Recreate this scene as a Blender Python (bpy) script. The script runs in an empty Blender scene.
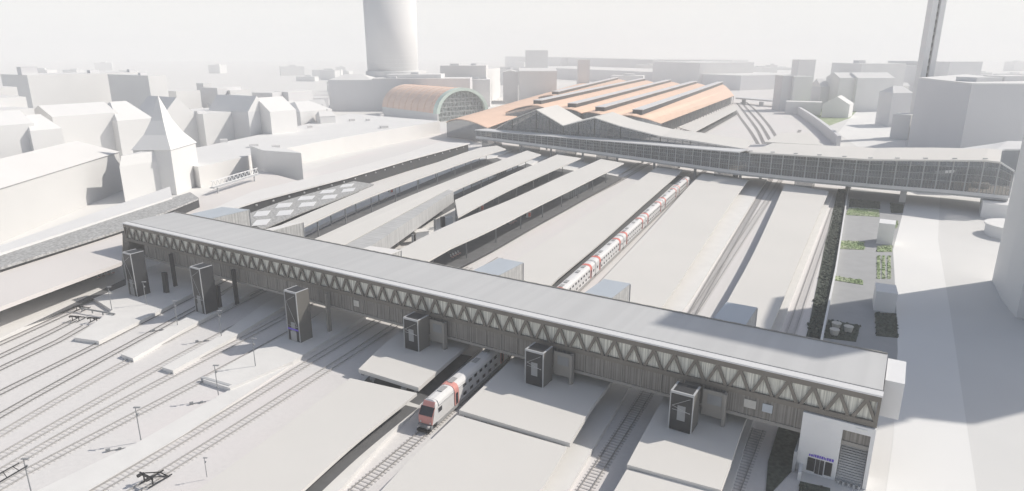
import bpy, math, random
from mathutils import Vector, Matrix
random.seed(7)
S = bpy.context.scene
COL = S.collection
R = math.radians
# ------------------------------------------------------------------ camera / survey
F = 660.0; CX, CY = 512.0, 245.5; YH = 52.0; H = 58.0
PITCH = math.atan((CY - YH) / F)
cp, sp = math.cos(PITCH), math.sin(PITCH)
def ray(x, y):
    r = (x - CX) / F; u = (CY - y) / F
    return Vector((r, cp + u * sp, -sp + u * cp))
def at(x, y, z=0.0):                      # survey point: picture position -> real place at height z
    d = ray(x, y); t = (z - H) / d.z
    return Vector((d.x * t, d.y * t, z))
def atY(x, y, Y):                         # survey point at distance Y
    d = ray(x, y); t = Y / d.y
    return Vector((d.x * t, Y, H + d.z * t))
def zcol(X, Y, py):                       # height at which the column over (X,Y) meets picture row py
    u = (CY - py) / F
    # dir fixed: (cp+u*sp, -sp+u*cp)
    return H + (-sp + u * cp) * Y / (cp + u * sp)

# ------------------------------------------------------------------ materials
MATS = {}
def mat(name, col, rough=.7, var=.06, scale=.15, metal=0.0, spec=.3, stripes=None, trans=0.0, bump=0.0, patch=None):
    if name in MATS: return MATS[name]
    m = bpy.data.materials.new(name); m.use_nodes = True
    nt = m.node_tree; N = nt.nodes; L = nt.links
    b = N['Principled BSDF']
    b.inputs['Roughness'].default_value = rough
    b.inputs['Metallic'].default_value = metal
    b.inputs['Specular IOR Level'].default_value = spec
    tc = N.new('ShaderNodeTexCoord')
    nz = N.new('ShaderNodeTexNoise'); nz.inputs['Scale'].default_value = scale; nz.inputs['Detail'].default_value = 6
    L.new(tc.outputs['Object'], nz.inputs['Vector'])
    rp = N.new('ShaderNodeValToRGB')
    c = Vector(col)
    lo = c * (1 - var); hi = c * (1 + var)
    rp.color_ramp.elements[0].position = .3; rp.color_ramp.elements[1].position = .7
    rp.color_ramp.elements[0].color = (*[min(1, v) for v in lo], 1)
    rp.color_ramp.elements[1].color = (*[min(1, v) for v in hi], 1)
    L.new(nz.outputs['Fac'], rp.inputs['Fac'])
    out = rp.outputs['Color']
    if patch:                              # (colour, scale, amount) a second, larger stain
        n2 = N.new('ShaderNodeTexNoise'); n2.inputs['Scale'].default_value = patch[1]; n2.inputs['Detail'].default_value = 3
        L.new(tc.outputs['Object'], n2.inputs['Vector'])
        r2 = N.new('ShaderNodeValToRGB'); r2.color_ramp.elements[0].position = .48; r2.color_ramp.elements[1].position = .62
        L.new(n2.outputs['Fac'], r2.inputs['Fac'])
        ml = N.new('ShaderNodeMath'); ml.operation = 'MULTIPLY'; ml.inputs[1].default_value = patch[2]
        L.new(r2.outputs['Color'], ml.inputs[0])
        mx = N.new('ShaderNodeMix'); mx.data_type = 'RGBA'
        L.new(ml.outputs[0], mx.inputs[0]); L.new(out, mx.inputs[6]); mx.inputs[7].default_value = (*patch[0], 1)
        out = mx.outputs[2]
    if stripes:                            # (direction vector, freq per metre, darkness, irregular)
        sep = N.new('ShaderNodeVectorMath'); sep.operation = 'DOT_PRODUCT'
        sep.inputs[1].default_value = stripes[0]
        L.new(tc.outputs['Object'], sep.inputs[0])
        n3 = N.new('ShaderNodeTexNoise'); n3.noise_dimensions = '1D'
        n3.inputs['Scale'].default_value = stripes[1]; n3.inputs['Detail'].default_value = 2
        L.new(sep.outputs['Value'], n3.inputs['W'])
        r3 = N.new('ShaderNodeValToRGB'); r3.color_ramp.elements[0].position = .4; r3.color_ramp.elements[1].position = .6
        d = 1 - stripes[2]
        r3.color_ramp.elements[0].color = (d, d, d, 1); r3.color_ramp.elements[1].color = (1, 1, 1, 1)
        L.new(n3.outputs['Fac'], r3.inputs['Fac'])
        mx = N.new('ShaderNodeMix'); mx.data_type = 'RGBA'; mx.blend_type = 'MULTIPLY'; mx.inputs[0].default_value = 1
        L.new(out, mx.inputs[6]); L.new(r3.outputs['Color'], mx.inputs[7]); out = mx.outputs[2]
    L.new(out, b.inputs['Base Color'])
    if bump:
        bp = N.new('ShaderNodeBump'); bp.inputs['Strength'].default_value = bump; bp.inputs['Distance'].default_value = .1
        n4 = N.new('ShaderNodeTexNoise'); n4.inputs['Scale'].default_value = 3; n4.inputs['Detail'].default_value = 4
        L.new(tc.outputs['Object'], n4.inputs['Vector'])
        L.new(n4.outputs['Fac'], bp.inputs['Height']); L.new(bp.outputs['Normal'], b.inputs['Normal'])
    if trans:                              # part see-through glazing
        tr = N.new('ShaderNodeBsdfTransparent'); ms = N.new('ShaderNodeMixShader'); ms.inputs[0].default_value = trans
        L.new(b.outputs[0], ms.inputs[1]); L.new(tr.outputs[0], ms.inputs[2])
        L.new(ms.outputs[0], N['Material Output'].inputs['Surface'])
    MATS[name] = m
    return m
# bridge axis
R0 = Vector((49.0, 78.2, 0)); EL = Vector((-.8563, .5166, 0)); EN = Vector((.5166, .8563, 0))
BL = 178.3
def B(s, d, z): return R0 + EL * s + EN * d + Vector((0, 0, z))

WHITE = mat('white_render', (.80, .795, .785), .8, .02, .08)
WHITE2 = mat('warm_white_render', (.80, .785, .765), .8, .02, .08)
GREYB = mat('shade_grey_render', (.72, .72, .73), .8, .02, .05)  # white render greyed: shade on white facades put into the colour
ROOF = mat('canopy_membrane', (.735, .715, .68), .8, .02, .05, patch=((.705, .69, .655), .04, .5))
ROOFP = mat('pinkish_roof_felt', (.76, .725, .70), .8, .025, .05)
SHADEF = mat('painted_platform_shade', (.15, .153, .16), .9, .10, .5)  # dark tone standing for the shade below canopies
FASCIA = mat('canopy_edge_metal', (.30, .31, .32), .6, .08, .4)
BALLAST = mat('pale_ballast', (.74, .722, .708), .95, .035, 1.2, patch=((.77, .728, .718), .035, .6), bump=.12)
GROUND = mat('pale_ground', (.76, .75, .73), .95, .03, .05)
ROAD = mat('white_road', (.83, .825, .81), .9, .02, .06)
ROAD2 = mat('grey_white_pavement', (.72, .715, .70), .9, .025, .06)
PLAT = mat('platform_paving', (.80, .79, .77), .85, .03, .3)
SLEEP = mat('concrete_sleeper', (.55, .53, .52), .9, .08, .8)
RAIL = mat('rail_steel', (.32, .31, .305), .5, .1, .5)
RAILD = mat('dark_rail_steel', (.20, .195, .19), .5, .1, .5)
SLEEPF = mat('buried_sleeper', (.66, .64, .625), .95, .06, .8)
STEEL = mat('dark_bridge_steel', (.215, .195, .17), .55, .08, .3)
STEEL2 = mat('light_bridge_steel', (.33, .315, .29), .55, .06, .3)
RIBW = mat('ribbed_grey_wall', (.31, .29, .265), .7, .10, .5, stripes=((.8563, -.5166, 0), 3.0, .35, 0))
PANEL = mat('pale_slatted_glazing', (.88, .87, .78), .6, .05, .6, stripes=((.8563, -.5166, 0), 3.2, .35, 0))
BROOF = mat('bridge_roof_sheet', (.60, .60, .595), .5, .03, .06, stripes=((.8563, -.5166, 0), .35, .05, 0))
BROOFE = mat('bridge_roof_edge', (.74, .74, .74), .5, .02, .1)
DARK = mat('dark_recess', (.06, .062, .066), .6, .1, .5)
CHAR = mat('charcoal_cladding', (.048, .05, .055), .5, .12, .4)
LBODY = mat('lift_tower_cladding', (.17, .163, .15), .6, .06, .4)
LGLASS = mat('dark_lift_glass', (.04, .042, .046), .3, .25, .5, spec=.25)
HGLASS = mat('bluish_roof_glass', (.52, .565, .61), .25, .05, .15, spec=.5)
HSIDE = mat('hut_side_cladding', (.60, .60, .59), .7, .10, .8, stripes=((1, .4, 0), 2.2, .25, 0))
PURPLE = mat('purple_sign', (.16, .10, .60), .5, .03, 1)
WFRAME = mat('white_frame', (.82, .82, .82), .5, .02, .5)
GREYT = mat('grey_gravel_roof', (.42, .42, .415), .95, .35, 1.4, bump=.3)
PGLASS = mat('passerelle_glass', (.22, .25, .28), .25, .25, .12, spec=.5, trans=.5)
MULL = mat('mullion_grey', (.50, .51, .52), .6, .05, .3)
SALMON = mat('salmon_roof', (.84, .60, .46), .8, .04, .06)
SALM2 = mat('salmon_standing_seam', (.90, .68, .56), .7, .04, .1)
MINT = mat('mint_trim', (.68, .80, .72), .6, .03, .3)
HEDGE = mat('hedge_green', (.085, .10, .08), .95, .45, 1.5, bump=.8)
LAWN = mat('lawn_green', (.30, .38, .20), .95, .35, .9, patch=((.52, .55, .40), .2, .6), bump=.6)
PARKG = mat('park_paving', (.40, .405, .41), .9, .05, .3)
TWHITE = mat('train_white', (.82, .81, .80), .35, .02, .5)
TGREY = mat('train_grey_roof', (.38, .38, .38), .5, .04, .5)
TSKIRT = mat('train_grey_skirt', (.42, .42, .42), .5, .05, .5)
TRED = mat('train_red', (.74, .20, .16), .4, .04, .5)
TPINK = mat('train_faded_red', (.78, .36, .32), .4, .04, .5)
TWIN = mat('train_window', (.045, .048, .055), .2, .1, 1, spec=.5)
BLACK = mat('black_metal', (.03, .03, .032), .5, .1, 1)
BENCHR = mat('faded_pink_seat', (.62, .40, .37), .6, .1, 1)
POTC = mat('stone_planter', (.62, .60, .55), .8, .1, 1)
CORR = mat('corrugated_grey', (.55, .55, .545), .6, .06, .4, stripes=((.42, .9, 0), 1.2, .14, 0))
LITES = mat('white_lamp_glass', (.85, .85, .82), .3, .01, 1)

# ------------------------------------------------------------------ mesh building
class MB:
    def __init__(s): s.v = []; s.f = []; s.m = []
    def add(s, vs, fs, mi=0):
        o = len(s.v); s.v += [Vector(v) for v in vs]
        for f in fs: s.f.append([i + o for i in f]); s.m.append(mi)
        return s
    def prism(s, pts, z0, z1, mi=0):      # vertical prism over a plan polygon
        pts = [Vector((p[0], p[1], 0)) for p in pts]
        a = sum(pts[i].x * pts[(i + 1) % len(pts)].y - pts[(i + 1) % len(pts)].x * pts[i].y for i in range(len(pts)))
        if a < 0: pts = pts[::-1]
        n = len(pts)
        vs = [(p.x, p.y, z0) for p in pts] + [(p.x, p.y, z1) for p in pts]
        fs = [list(range(n))[::-1], list(range(n, 2 * n))] + [[i, (i + 1) % n, n + (i + 1) % n, n + i] for i in range(n)]
        return s.add(vs, fs, mi)
    def hexa(s, p, mi=0):                  # 8 points: bottom loop 0-3, top loop 4-7
        return s.add(p, [[3, 2, 1, 0], [4, 5, 6, 7], [0, 1, 5, 4], [1, 2, 6, 5], [2, 3, 7, 6], [3, 0, 4, 7]], mi)
    def box(s, c, sx, sy, sz, mi=0, ang=0.0):   # centred in x,y, from z up
        ca, sa = math.cos(ang), math.sin(ang); c = Vector(c)
        P = []
        for z in (0, sz):
            for (x, y) in ((-1, -1), (1, -1), (1, 1), (-1, 1)):
                X, Y = x * sx / 2, y * sy / 2
                P.append((c.x + X * ca - Y * sa, c.y + X * sa + Y * ca, c.z + z))
        return s.hexa(P, mi)
    def bar(s, a, b, w, h=None, mi=0, up=Vector((0, 0, 1))):   # rectangular bar from a to b
        a, b = Vector(a), Vector(b); h = h or w
        d = (b - a)
        if d.length < 1e-6: return s
        d.normalize()
        x = d.cross(up)
        if x.length < 1e-3: x = d.cross(Vector((0, 1, 0)))
        x.normalize(); y = x.cross(d)
        P = []
        for q in (a, b):
            for (i, j) in ((-1, -1), (1, -1), (1, 1), (-1, 1)): P.append(q + x * (i * w / 2) + y * (j * h / 2))
        return s.hexa(P, mi)
    def tube(s, a, b, r, r2=None, n=8, mi=0):
        a, b = Vector(a), Vector(b); r2 = r if r2 is None else r2
        d = (b - a).normalized(); x = d.orthogonal().normalized(); y = d.cross(x)
        vs = []
        for q, rr in ((a, r), (b, r2)):
            for i in range(n):
                t = 2 * math.pi * i / n; vs.append(q + x * (rr * math.cos(t)) + y * (rr * math.sin(t)))
        fs = [list(range(n))[::-1], list(range(n, 2 * n))] + [[i, (i + 1) % n, n + (i + 1) % n, n + i] for i in range(n)]
        return s.add(vs, fs, mi)
    def strip(s, left, right, th, mi=0):   # slab between two polylines (top), thickness th downwards
        n = len(left); vs = []
        for l, r in zip(left, right):
            vs += [l, r, (r[0], r[1], r[2] - th), (l[0], l[1], l[2] - th)]
        fs = [[0, 1, 2, 3], [4 * n - 1, 4 * n - 2, 4 * n - 3, 4 * n - 4]]
        for i in range(n - 1):
            o = 4 * i
            for k in range(4): fs.append([o + k, o + 4 + k, o + 4 + (k + 1) % 4, o + (k + 1) % 4])
        return s.add(vs, fs, mi)
def obj(name, mb, mats, parent=None, smooth=False):
    if not isinstance(mats, (list, tuple)): mats = [mats]
    off = parent_loc(parent)
    me = bpy.data.meshes.new(name)
    me.from_pydata([tuple(v - off) for v in mb.v], [], mb.f)
    for m in mats: me.materials.append(m)
    for p, mi in zip(me.polygons, mb.m):
        p.material_index = mi; p.use_smooth = smooth
    me.validate(); me.update()
    import bmesh
    bm = bmesh.new(); bm.from_mesh(me); bmesh.ops.recalc_face_normals(bm, faces=bm.faces[:]); bm.to_mesh(me); bm.free()
    o = bpy.data.objects.new(name, me); COL.objects.link(o)
    if parent: o.parent = parent
    return o
def parent_loc(p):
    v = Vector((0, 0, 0))
    while p is not None: v += p.location; p = p.parent
    return v
def tag(o, label, cat, group=None, kind=None):
    if label: o['label'] = label
    if cat: o['category'] = cat
    if group: o['group'] = group
    if kind: o['kind'] = kind
    return o
def thing(name, label, cat, loc, group=None):
    o = bpy.data.objects.new(name, None); COL.objects.link(o); o.location = loc; o.empty_display_size = 1
    return tag(o, label, cat, group)
def struct(name, mb, mats):
    o = obj(name, mb, mats); o['kind'] = 'structure'; return o
def dup(root, loc, rotz=0.0, label=None):
    r = root.copy(); COL.objects.link(r); r.location = loc; r.rotation_euler = (0, 0, rotz)
    if label: r['label'] = label
    for ch in list(root.children):
        c = ch.copy(); COL.objects.link(c); c.parent = r
        for g in ch.children:
            d = g.copy(); COL.objects.link(d); d.parent = c
    return r
def lerp(a, b, t): return a + (b - a) * t
def resample(poly, n):
    L = [0]
    for a, b in zip(poly, poly[1:]): L.append(L[-1] + (b - a).length)
    out = []
    for i in range(n):
        t = L[-1] * i / (n - 1); k = 0
        while k < len(L) - 2 and L[k + 1] < t: k += 1
        out.append(lerp(poly[k], poly[k + 1], (t - L[k]) / max(1e-6, L[k + 1] - L[k])))
    return out
def smooth_poly(px, z, n, straight=False):                # curve through picture points
    P = [at(x, y, z) for x, y in px]
    if len(P) == 2 or straight: return resample(P, n)
    out = []
    m = len(P) - 1
    for i in range(m):
        p0 = P[max(0, i - 1)]; p1 = P[i]; p2 = P[i + 1]; p3 = P[min(m, i + 2)]
        for k in range(8):
            t = k / 8
            out.append(.5 * ((2 * p1) + (p2 - p0) * t + (2 * p0 - 5 * p1 + 4 * p2 - p3) * t * t + (3 * p1 - p0 - 3 * p2 + p3) * t ** 3))
    out.append(P[-1])
    return resample(out, n)

# ------------------------------------------------------------------ ground
struct('ground', MB().add([(-3500, -150, 0), (3500, -150, 0), (3500, 4500, 0), (-3500, 4500, 0)], [[0, 1, 2, 3]]), GROUND)
def sheet(name, px, z, m, world=False):
    P = [Vector(p) for p in px] if world else [at(x, y, 0) for x, y in px]
    return struct(name, MB().add([(p.x, p.y, z) for p in P], [list(range(len(P)))]), m)
# railway yard: from the left station building to the fence on the right, fanning out far behind
sheet('railway_yard', [(-105, 20, 0), (14, 30, 0), (44, 86, 0), (64, 124, 0), (152, 292, 0), (214, 372, 0), (330, 620, 0), (460, 1100, 0), (330, 1200, 0), (60, 700, 0), (-60, 520, 0), (-112, 300, 0), (-118, 200, 0)], .004, BALLAST, True)

# ------------------------------------------------------------------ tracks
GA = 1.435
RAILP = mat('pale_rail_steel', (.42, .41, .40), .5, .1, .5)
def track(px, n=None, world=False, z=0.0, dark=False, pale=False):
    P = [Vector(p) for p in px] if world else smooth_poly(px, 0, 24)
    L = sum((b - a).length for a, b in zip(P, P[1:]))
    n = max(2, int(L / .75))
    Q = resample(P, n); mb = MB()
    for i, q in enumerate(Q):
        d = (Q[min(i + 1, n - 1)] - Q[max(i - 1, 0)]); ang = math.atan2(d.y, d.x)
        mb.box((q.x, q.y, .008), .26, 2.5, .06 if not (pale or dark) else .035, 1, ang)
    K = resample(P, max(2, min(60, int(L / 6))))
    for sgn in (-1, 1):
        l = []; r = []
        for i, q in enumerate(K):
            d = (K[min(i + 1, len(K) - 1)] - K[max(i - 1, 0)]).normalized(); nn = Vector((d.y, -d.x, 0))
            l.append(q + nn * (sgn * (GA / 2 + .04) - .055) + Vector((0, 0, .26))); r.append(q + nn * (sgn * (GA / 2 + .04) + .055) + Vector((0, 0, .26)))
        mb.strip(l, r, .15, 0)
    o = obj('railway_track', mb, [RAILD, SLEEPF] if dark else [RAILP, SLEEPF] if pale else [RAIL, SLEEP]); o['kind'] = 'structure'
    return Q
TR = []
def ext(px, back=0):  return px
track([(-60, 371), (0, 344.5), (45, 324), (78, 309)], dark=True)
track([(-60, 386), (0, 357), (40, 338), (74, 321)], dark=True)
track([(-60, 400), (0, 369), (50, 346), (86, 326)], dark=True)
track([(-60, 425), (0, 393.5), (96, 346), (147, 320), (200, 293), (262, 262)], dark=True)
track([(-40, 440), (36, 396), (166, 325), (240, 284.5), (290, 258)], dark=True)
track([(-60, 470), (0, 435), (68, 395), (135, 358), (205, 321), (268, 289), (330, 258)], pale=True)
track([(-60, 494), (0, 457), (109, 395), (160, 367), (222, 334), (300, 293), (360, 264)], pale=True)
track([(-40, 497), (0, 473), (60, 437), (145, 390), (236, 343), (310, 304), (390, 264)], pale=True)
track([(-20, 500), (12, 480), (170, 397), (210, 376), (268, 345), (330, 311), (400, 275)], pale=True)
track([(20, 535), (98, 491), (198, 431), (298.6, 369), (350, 338), (400, 308), (470, 268)], pale=True)
track([(70, 532), (135, 491), (226, 434), (322, 373), (372, 341), (440, 296), (500, 258)], pale=True)
trk_main = track([(320, 521), (358, 491), (425, 431), (470, 391.5), (575, 292), (683, 190), (730, 150)])
track([(552, 540), (587, 488), (634, 413), (660, 372), (700, 300), (760, 197), (800, 130)])
track([(715, 540), (758, 430)])
track([(768, 400), (838, 196)], pale=True)
# behind the bridge
track([(395, 291), (430, 268), (500, 230), (598, 186), (640, 163)])
track([(420, 289), (455, 266), (520, 230), (612, 185), (650, 163)])
track([(674, 344), (782, 178)], pale=True)
# far tracks beyond the passerelle
for a in ([(771, 142), (760, 124), (748, 110), (741, 102)], [(779, 142), (769, 126), (757, 112), (746, 102)], [(764, 144), (756, 128), (744, 112), (737, 103)], [(758, 144), (750, 131), (739, 116), (733, 106)]):
    track(a)

# ------------------------------------------------------------------ platforms (paved islands) and canopies
def island(left, right, z=.8, n=14, m=PLAT):
    l = smooth_poly(left, z, n); r = smooth_poly(right, z, n)
    return struct('platform', MB().strip(l, r, z - .008), m)
def canopy(left, right, label, z=3.9, n=16, th=.5, m=ROOF, cols=True, side=.24, step=17.0, group=None, colh=.8, shade_sheet=True):
    l = smooth_poly(left, z, n); r = smooth_poly(right, z, n)
    base = lerp(l[0], r[0], .5); base = Vector((base.x, base.y, .8))
    t = thing('platform_canopy', label, 'canopy', base, group)
    obj('roof', MB().strip(l, r, th), [m], t)
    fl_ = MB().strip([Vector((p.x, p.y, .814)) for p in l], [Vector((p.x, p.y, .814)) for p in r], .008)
    if shade_sheet: struct('painted_platform_shade', fl_, SHADEF)  # dark sheet on the platform: under-canopy shade put into the colour
    # recessed edge beam just under the roof
    mb = MB()
    for k in (.06, .94):
        c = [lerp(a, b, k) - Vector((0, 0, th + .02)) for a, b in zip(l, r)]
        d = (r[0] - l[0]).normalized() * .25
        mb.strip([q - d for q in c], [q + d for q in c], .28)
    obj('edge_beam', mb, FASCIA, t)
    if cols:
        for k in (side, 1 - side):
            c = [lerp(a, b, 1 - k) for a, b in zip(l, r)]
            L = sum((b - a).length for a, b in zip(c, c[1:])); m_ = max(2, int(L / step))
            for q in resample(c, m_ + 1)[:-1] if m_ > 2 else resample(c, m_):
                obj('column', MB().box((q.x, q.y, colh), .34, .34, z - th - colh - .01).box((q.x, q.y, z - th - .5), .9, .55, .48), FASCIA, t)
    return l, r, t
# far-left station side
GL = 'platform canopies running from the passerelle to the footbridge'
# -- pinkish canopy on the far left (two stretches, in front of and behind the bridge)
canopy([(-70, 298), (0, 272), (122, 229)], [(-70, 335), (0, 307), (122, 262)], 'long pinkish canopy over the leftmost platform with small lamps along its edge', 7.0, 12, .9, ROOFP, True, .12, 20)
island([(-70, 335), (0, 310), (95, 277), (150, 254), (215, 228)], [(-70, 370), (0, 338), (92, 294), (140, 272), (230, 232)], .9)
# widened lit kerb of the leftmost platform is part of the island above
canopy([(128, 227), (178, 206), (222, 186), (262, 171)], [(150, 250), (204, 216), (223, 207), (303, 182)], 'pinkish flat canopy between the footbridge left end and the station building', 4.9, 8, .5, ROOFP, False)
# -- grey gravel strip roof and the white low roof beside it
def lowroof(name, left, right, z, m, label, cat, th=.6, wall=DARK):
    l = smooth_poly(left, z, 12, True); r = smooth_poly(right, z, 12, True)
    b = lerp(l[0], r[0], .5); t = thing(name, label, cat, (b.x, b.y, 0))
    obj('roof', MB().strip(l, r, th), m, t)
    li = [lerp(a, c, .06) - Vector((0, 0, th + .004)) for a, c in zip(l, r)]; ri = [lerp(a, c, .94) - Vector((0, 0, th + .004)) for a, c in zip(l, r)]
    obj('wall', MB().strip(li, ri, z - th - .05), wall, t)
    return t
lowroof('station_annex', [(-60, 266), (0, 245.5), (125, 202), (170, 186.5)], [(-60, 273), (0, 253.2), (120, 214), (172, 197)], 9.0, WHITE, 'long low white flat roof along the foot of the big left building', 'building')
lowroof('station_gallery', [(-60, 274), (0, 254.2), (120, 215), (190, 192)], [(-60, 286.5), (0, 267.5), (120, 230), (199, 198)], 8.4, GREYT, 'long grey gravel roof strip between the white roof and pinkish canopy', 'building')
# station platform building with dark glazed front, towards the passerelle
t = lowroof('station_wing', [(205, 212), (256, 190), (340, 171), (400, 155), (440, 142)], [(222, 212), (256, 201), (345, 178), (410, 159), (470, 143)], 6.0, WHITE2, 'low white station wing with a dark open front facing the left platforms', 'building')
mb = MB()
for i, q in enumerate(resample(smooth_poly([(256, 201), (345, 178), (410, 159), (470, 143)], 6.0, 14), 22)):
    mb.box((q.x, q.y, 4.2), .5, .5, .5)
obj('lamp', mb, LITES, t)['kind'] = 'stuff'
# -- diamond-pattern canopy
l, r, tdia = canopy([(240, 217), (280, 202), (320, 190.5), (354, 181)], [(262, 229), (300, 213), (340, 198), (374, 184)], 'grey gravel canopy with bright white diamond rooflights near the left platforms', 5.2, 10, .45, GREYT, True, .2)
for k in range(5):
    for j in (0, 1):
        u0 = (k + .25 + .45 * j) / 5.4; w = .07
        def pt(u, v):
            i = min(len(l) - 2, int(u * (len(l) - 1))); f_ = u * (len(l) - 1) - i
            return lerp(lerp(l[i], l[i + 1], f_), lerp(r[i], r[i + 1], f_), v) + Vector((0, 0, .06))
        v0 = .28 if j else .70
        q = [pt(u0 - w, v0 - .02), pt(u0, v0 - .2), pt(u0 + w, v0 + .02), pt(u0, v0 + .2)]
        obj('rooflight', MB().prism(q, 5.2 + .003, 5.2 + .14), WFRAME, tdia)
# -- middle canopies
canopy([(262, 233), (373, 186.5), (475, 149), (497, 145.5)], [(292, 232), (368, 197), (448, 168), (490, 153.5), (506, 149)], 'narrow pale canopy left of the corrugated hall, running to the passerelle', 7.7)
canopy([(312, 240), (400, 200), (450, 180), (512, 156), (527, 150.5)], [(360, 240), (455, 190), (522, 162.5), (541, 154.5)], 'pale canopy just behind the raised corrugated hall', 7.7)
canopy([(455, 200), (512, 174), (557, 154.5)], [(458, 217), (512, 188.5), (581, 158)], 'third narrow pale canopy, on the platform right of the corrugated hall', 7.7)
canopy([(375, 266), (404, 247), (455, 222), (512, 199), (560, 177), (601, 159)], [(410, 275), (440, 253), (490, 230), (535, 207), (574, 188), (624, 163)], 'wide pale canopy with benches and kiosks showing in the shade of its right side', 7.7)
island([(300, 212), (373, 187), (475, 150), (497, 145)], [(305, 232), (375, 202), (456, 171), (513, 150)], .8)
island([(350, 228), (450, 182), (530, 153)], [(385, 232), (462, 194), (548, 157)], .8)
island([(400, 226), (470, 199), (560, 157)], [(432, 235), (512, 196), (590, 163)], .8)
island([(380, 270), (404, 252), (512, 204), (602, 164)], [(430, 275), (460, 258), (530, 220), (590, 192), (634, 165)], .8)
# -- broad canopies either side of the double-deck train
canopy([(440, 311), (490, 276), (560, 232), (626, 189), (658, 166)], [(528, 317), (548, 287), (600, 243), (645, 203), (683, 170)], 'broad pale canopy on the left of the long double-deck train', step=24)
island([(440, 312), (500, 274), (570, 230), (630, 190), (660, 170)], [(545, 312), (585, 268), (640, 215), (690, 172)], .8)
canopy([(560, 325), (597, 285), (650, 229), (690, 185), (704, 172)], [(640, 330), (665, 303), (700, 251), (730, 205), (749, 179)], 'broad pale canopy on the right of the long double-deck train', step=24, shade_sheet=False)
island([(560, 327), (600, 289), (650, 234), (704, 178)], [(660, 340), (690, 300), (728, 240), (768, 178)], .8)
canopy([(705, 345), (728, 300), (756, 248), (785, 184)], [(764, 345), (778, 312), (803, 252), (829, 191)], 'broad pale canopy furthest right, beside the green strip', step=24, shade_sheet=False)
island([(702, 348), (728, 304), (757, 250), (786, 186)], [(775, 345), (791, 300), (815, 240), (835, 190)], .8)
# -- foreground canopies in front of the bridge
canopy([(160, 518), (196, 491), (271, 436), (350, 378)], [(276, 514), (301, 491), (358, 440), (417, 393)], 'large foreground canopy slab at the bottom, left of the train front', 3.6)
canopy([(358.5, 369), (378, 350), (403, 328)], [(418.5, 387.5), (440, 368.5), (472, 341)], 'short raised canopy slab by the small lift tower left of the train', 4.1, th=.75)
canopy([(365, 508), (410, 460), (457, 415)], [(528, 508), (548, 479), (567, 447)], 'large foreground canopy slab at the bottom, right of the train front', 3.6, shade_sheet=False)
canopy([(459, 410), (490, 380), (515, 356)], [(570, 443), (592, 407), (608, 386), (625, 362)], 'short raised canopy slab right of the train, holding the middle lift tower', 4.1, shade_sheet=False, th=.75)
canopy([(606, 505), (614, 491), (627, 469)], [(712, 520), (722, 491.5)], 'foreground canopy slab at the bottom edge near the right', 3.6, shade_sheet=False)
canopy([(627, 464.5), (645, 431), (665, 395)], [(721, 490), (732, 460), (742, 430), (752, 405)], 'short raised canopy slab near the right holding the glazed lift tower', 4.1, shade_sheet=False, th=.75)
island([(180, 518), (280, 445), (357, 384), (410, 326)], [(325, 512), (347, 481), (412, 412), (460, 369), (500, 330)], .8)
island([(384, 512), (462, 417), (520, 355)], [(555, 512), (569, 488), (604, 430), (626, 393), (650, 350)], .8)
island([(612, 508), (640, 450), (670, 390)], [(722, 515), (731, 491), (752, 424), (772, 372)], .8)
# -- open islands on the left
def island_poly(px, z=.8, m=PLAT):
    return struct('platform', MB().prism([at(x, y, z) for x, y in px], .008, z), m)
island_poly([(74.5, 337.5), (98.5, 341), (148, 316.5), (193, 293), (250, 263), (205, 250), (130, 271), (90, 296), (112, 310)], .8)
island_poly([(121, 354), (133, 358.5), (187, 327.5), (246, 295.5), (300, 266), (268, 262), (212, 303), (174, 324)], .8)
island_poly([(162, 367), (173, 370.5), (228, 340), (283, 307), (340, 273), (318, 273), (262, 305), (214, 339)], .8)
island_poly([(203, 379.5), (230, 388), (293, 361), (350, 326), (420, 280), (372, 279), (296, 329), (242, 357)], .8)
island_poly([(28, 495), (80, 495), (182, 435.5), (292, 364), (232, 388), (140, 441)], .35)

# ------------------------------------------------------------------ footbridge
fb = thing('footbridge', 'long grey footbridge with zigzag truss side crossing over all the tracks', 'footbridge', B(BL / 2, 7, 0))
ZB, ZW, ZT, W = 5.9, 9.5, 14.2, 14.6
mb = MB()
def bslab(mb, s0, s1, d0, d1, z0, z1, mi=0):
    return mb.hexa([B(s0, d0, z0), B(s1, d0, z0), B(s1, d1, z0), B(s0, d1, z0), B(s0, d0, z1), B(s1, d0, z1), B(s1, d1, z1), B(s0, d1, z1)], mi)
obj('roof', bslab(MB(), 0.0, BL, 1.75, W, ZT - .1, ZT + .12), BROOF, fb)
obj('roof_edge', bslab(MB(), -.1, BL + .1, -.12, 1.35, ZT - .1, ZT + .16), BROOFE, fb)
mb = MB(); bslab(mb, -.05, BL, 1.352, 1.748, ZT - .3, ZT - .08); obj('gutter', mb, DARK, fb)
mb = MB()
for d in (W + .002,):
    bslab(mb, 0, BL, d, d + .18, ZT - .4, ZT + .3)
for i in range(60):
    s = i * BL / 60 + .8
    bslab(mb, s, s + 1.6, W + .2, W + .5, ZT - .1, ZT + .22)
obj('rear_parapet', mb, STEEL2, fb)
obj('floor_deck', bslab(MB(), 0.3, BL - .3, .35, W - .2, ZB, ZB + .5), STEEL2, fb)
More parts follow.
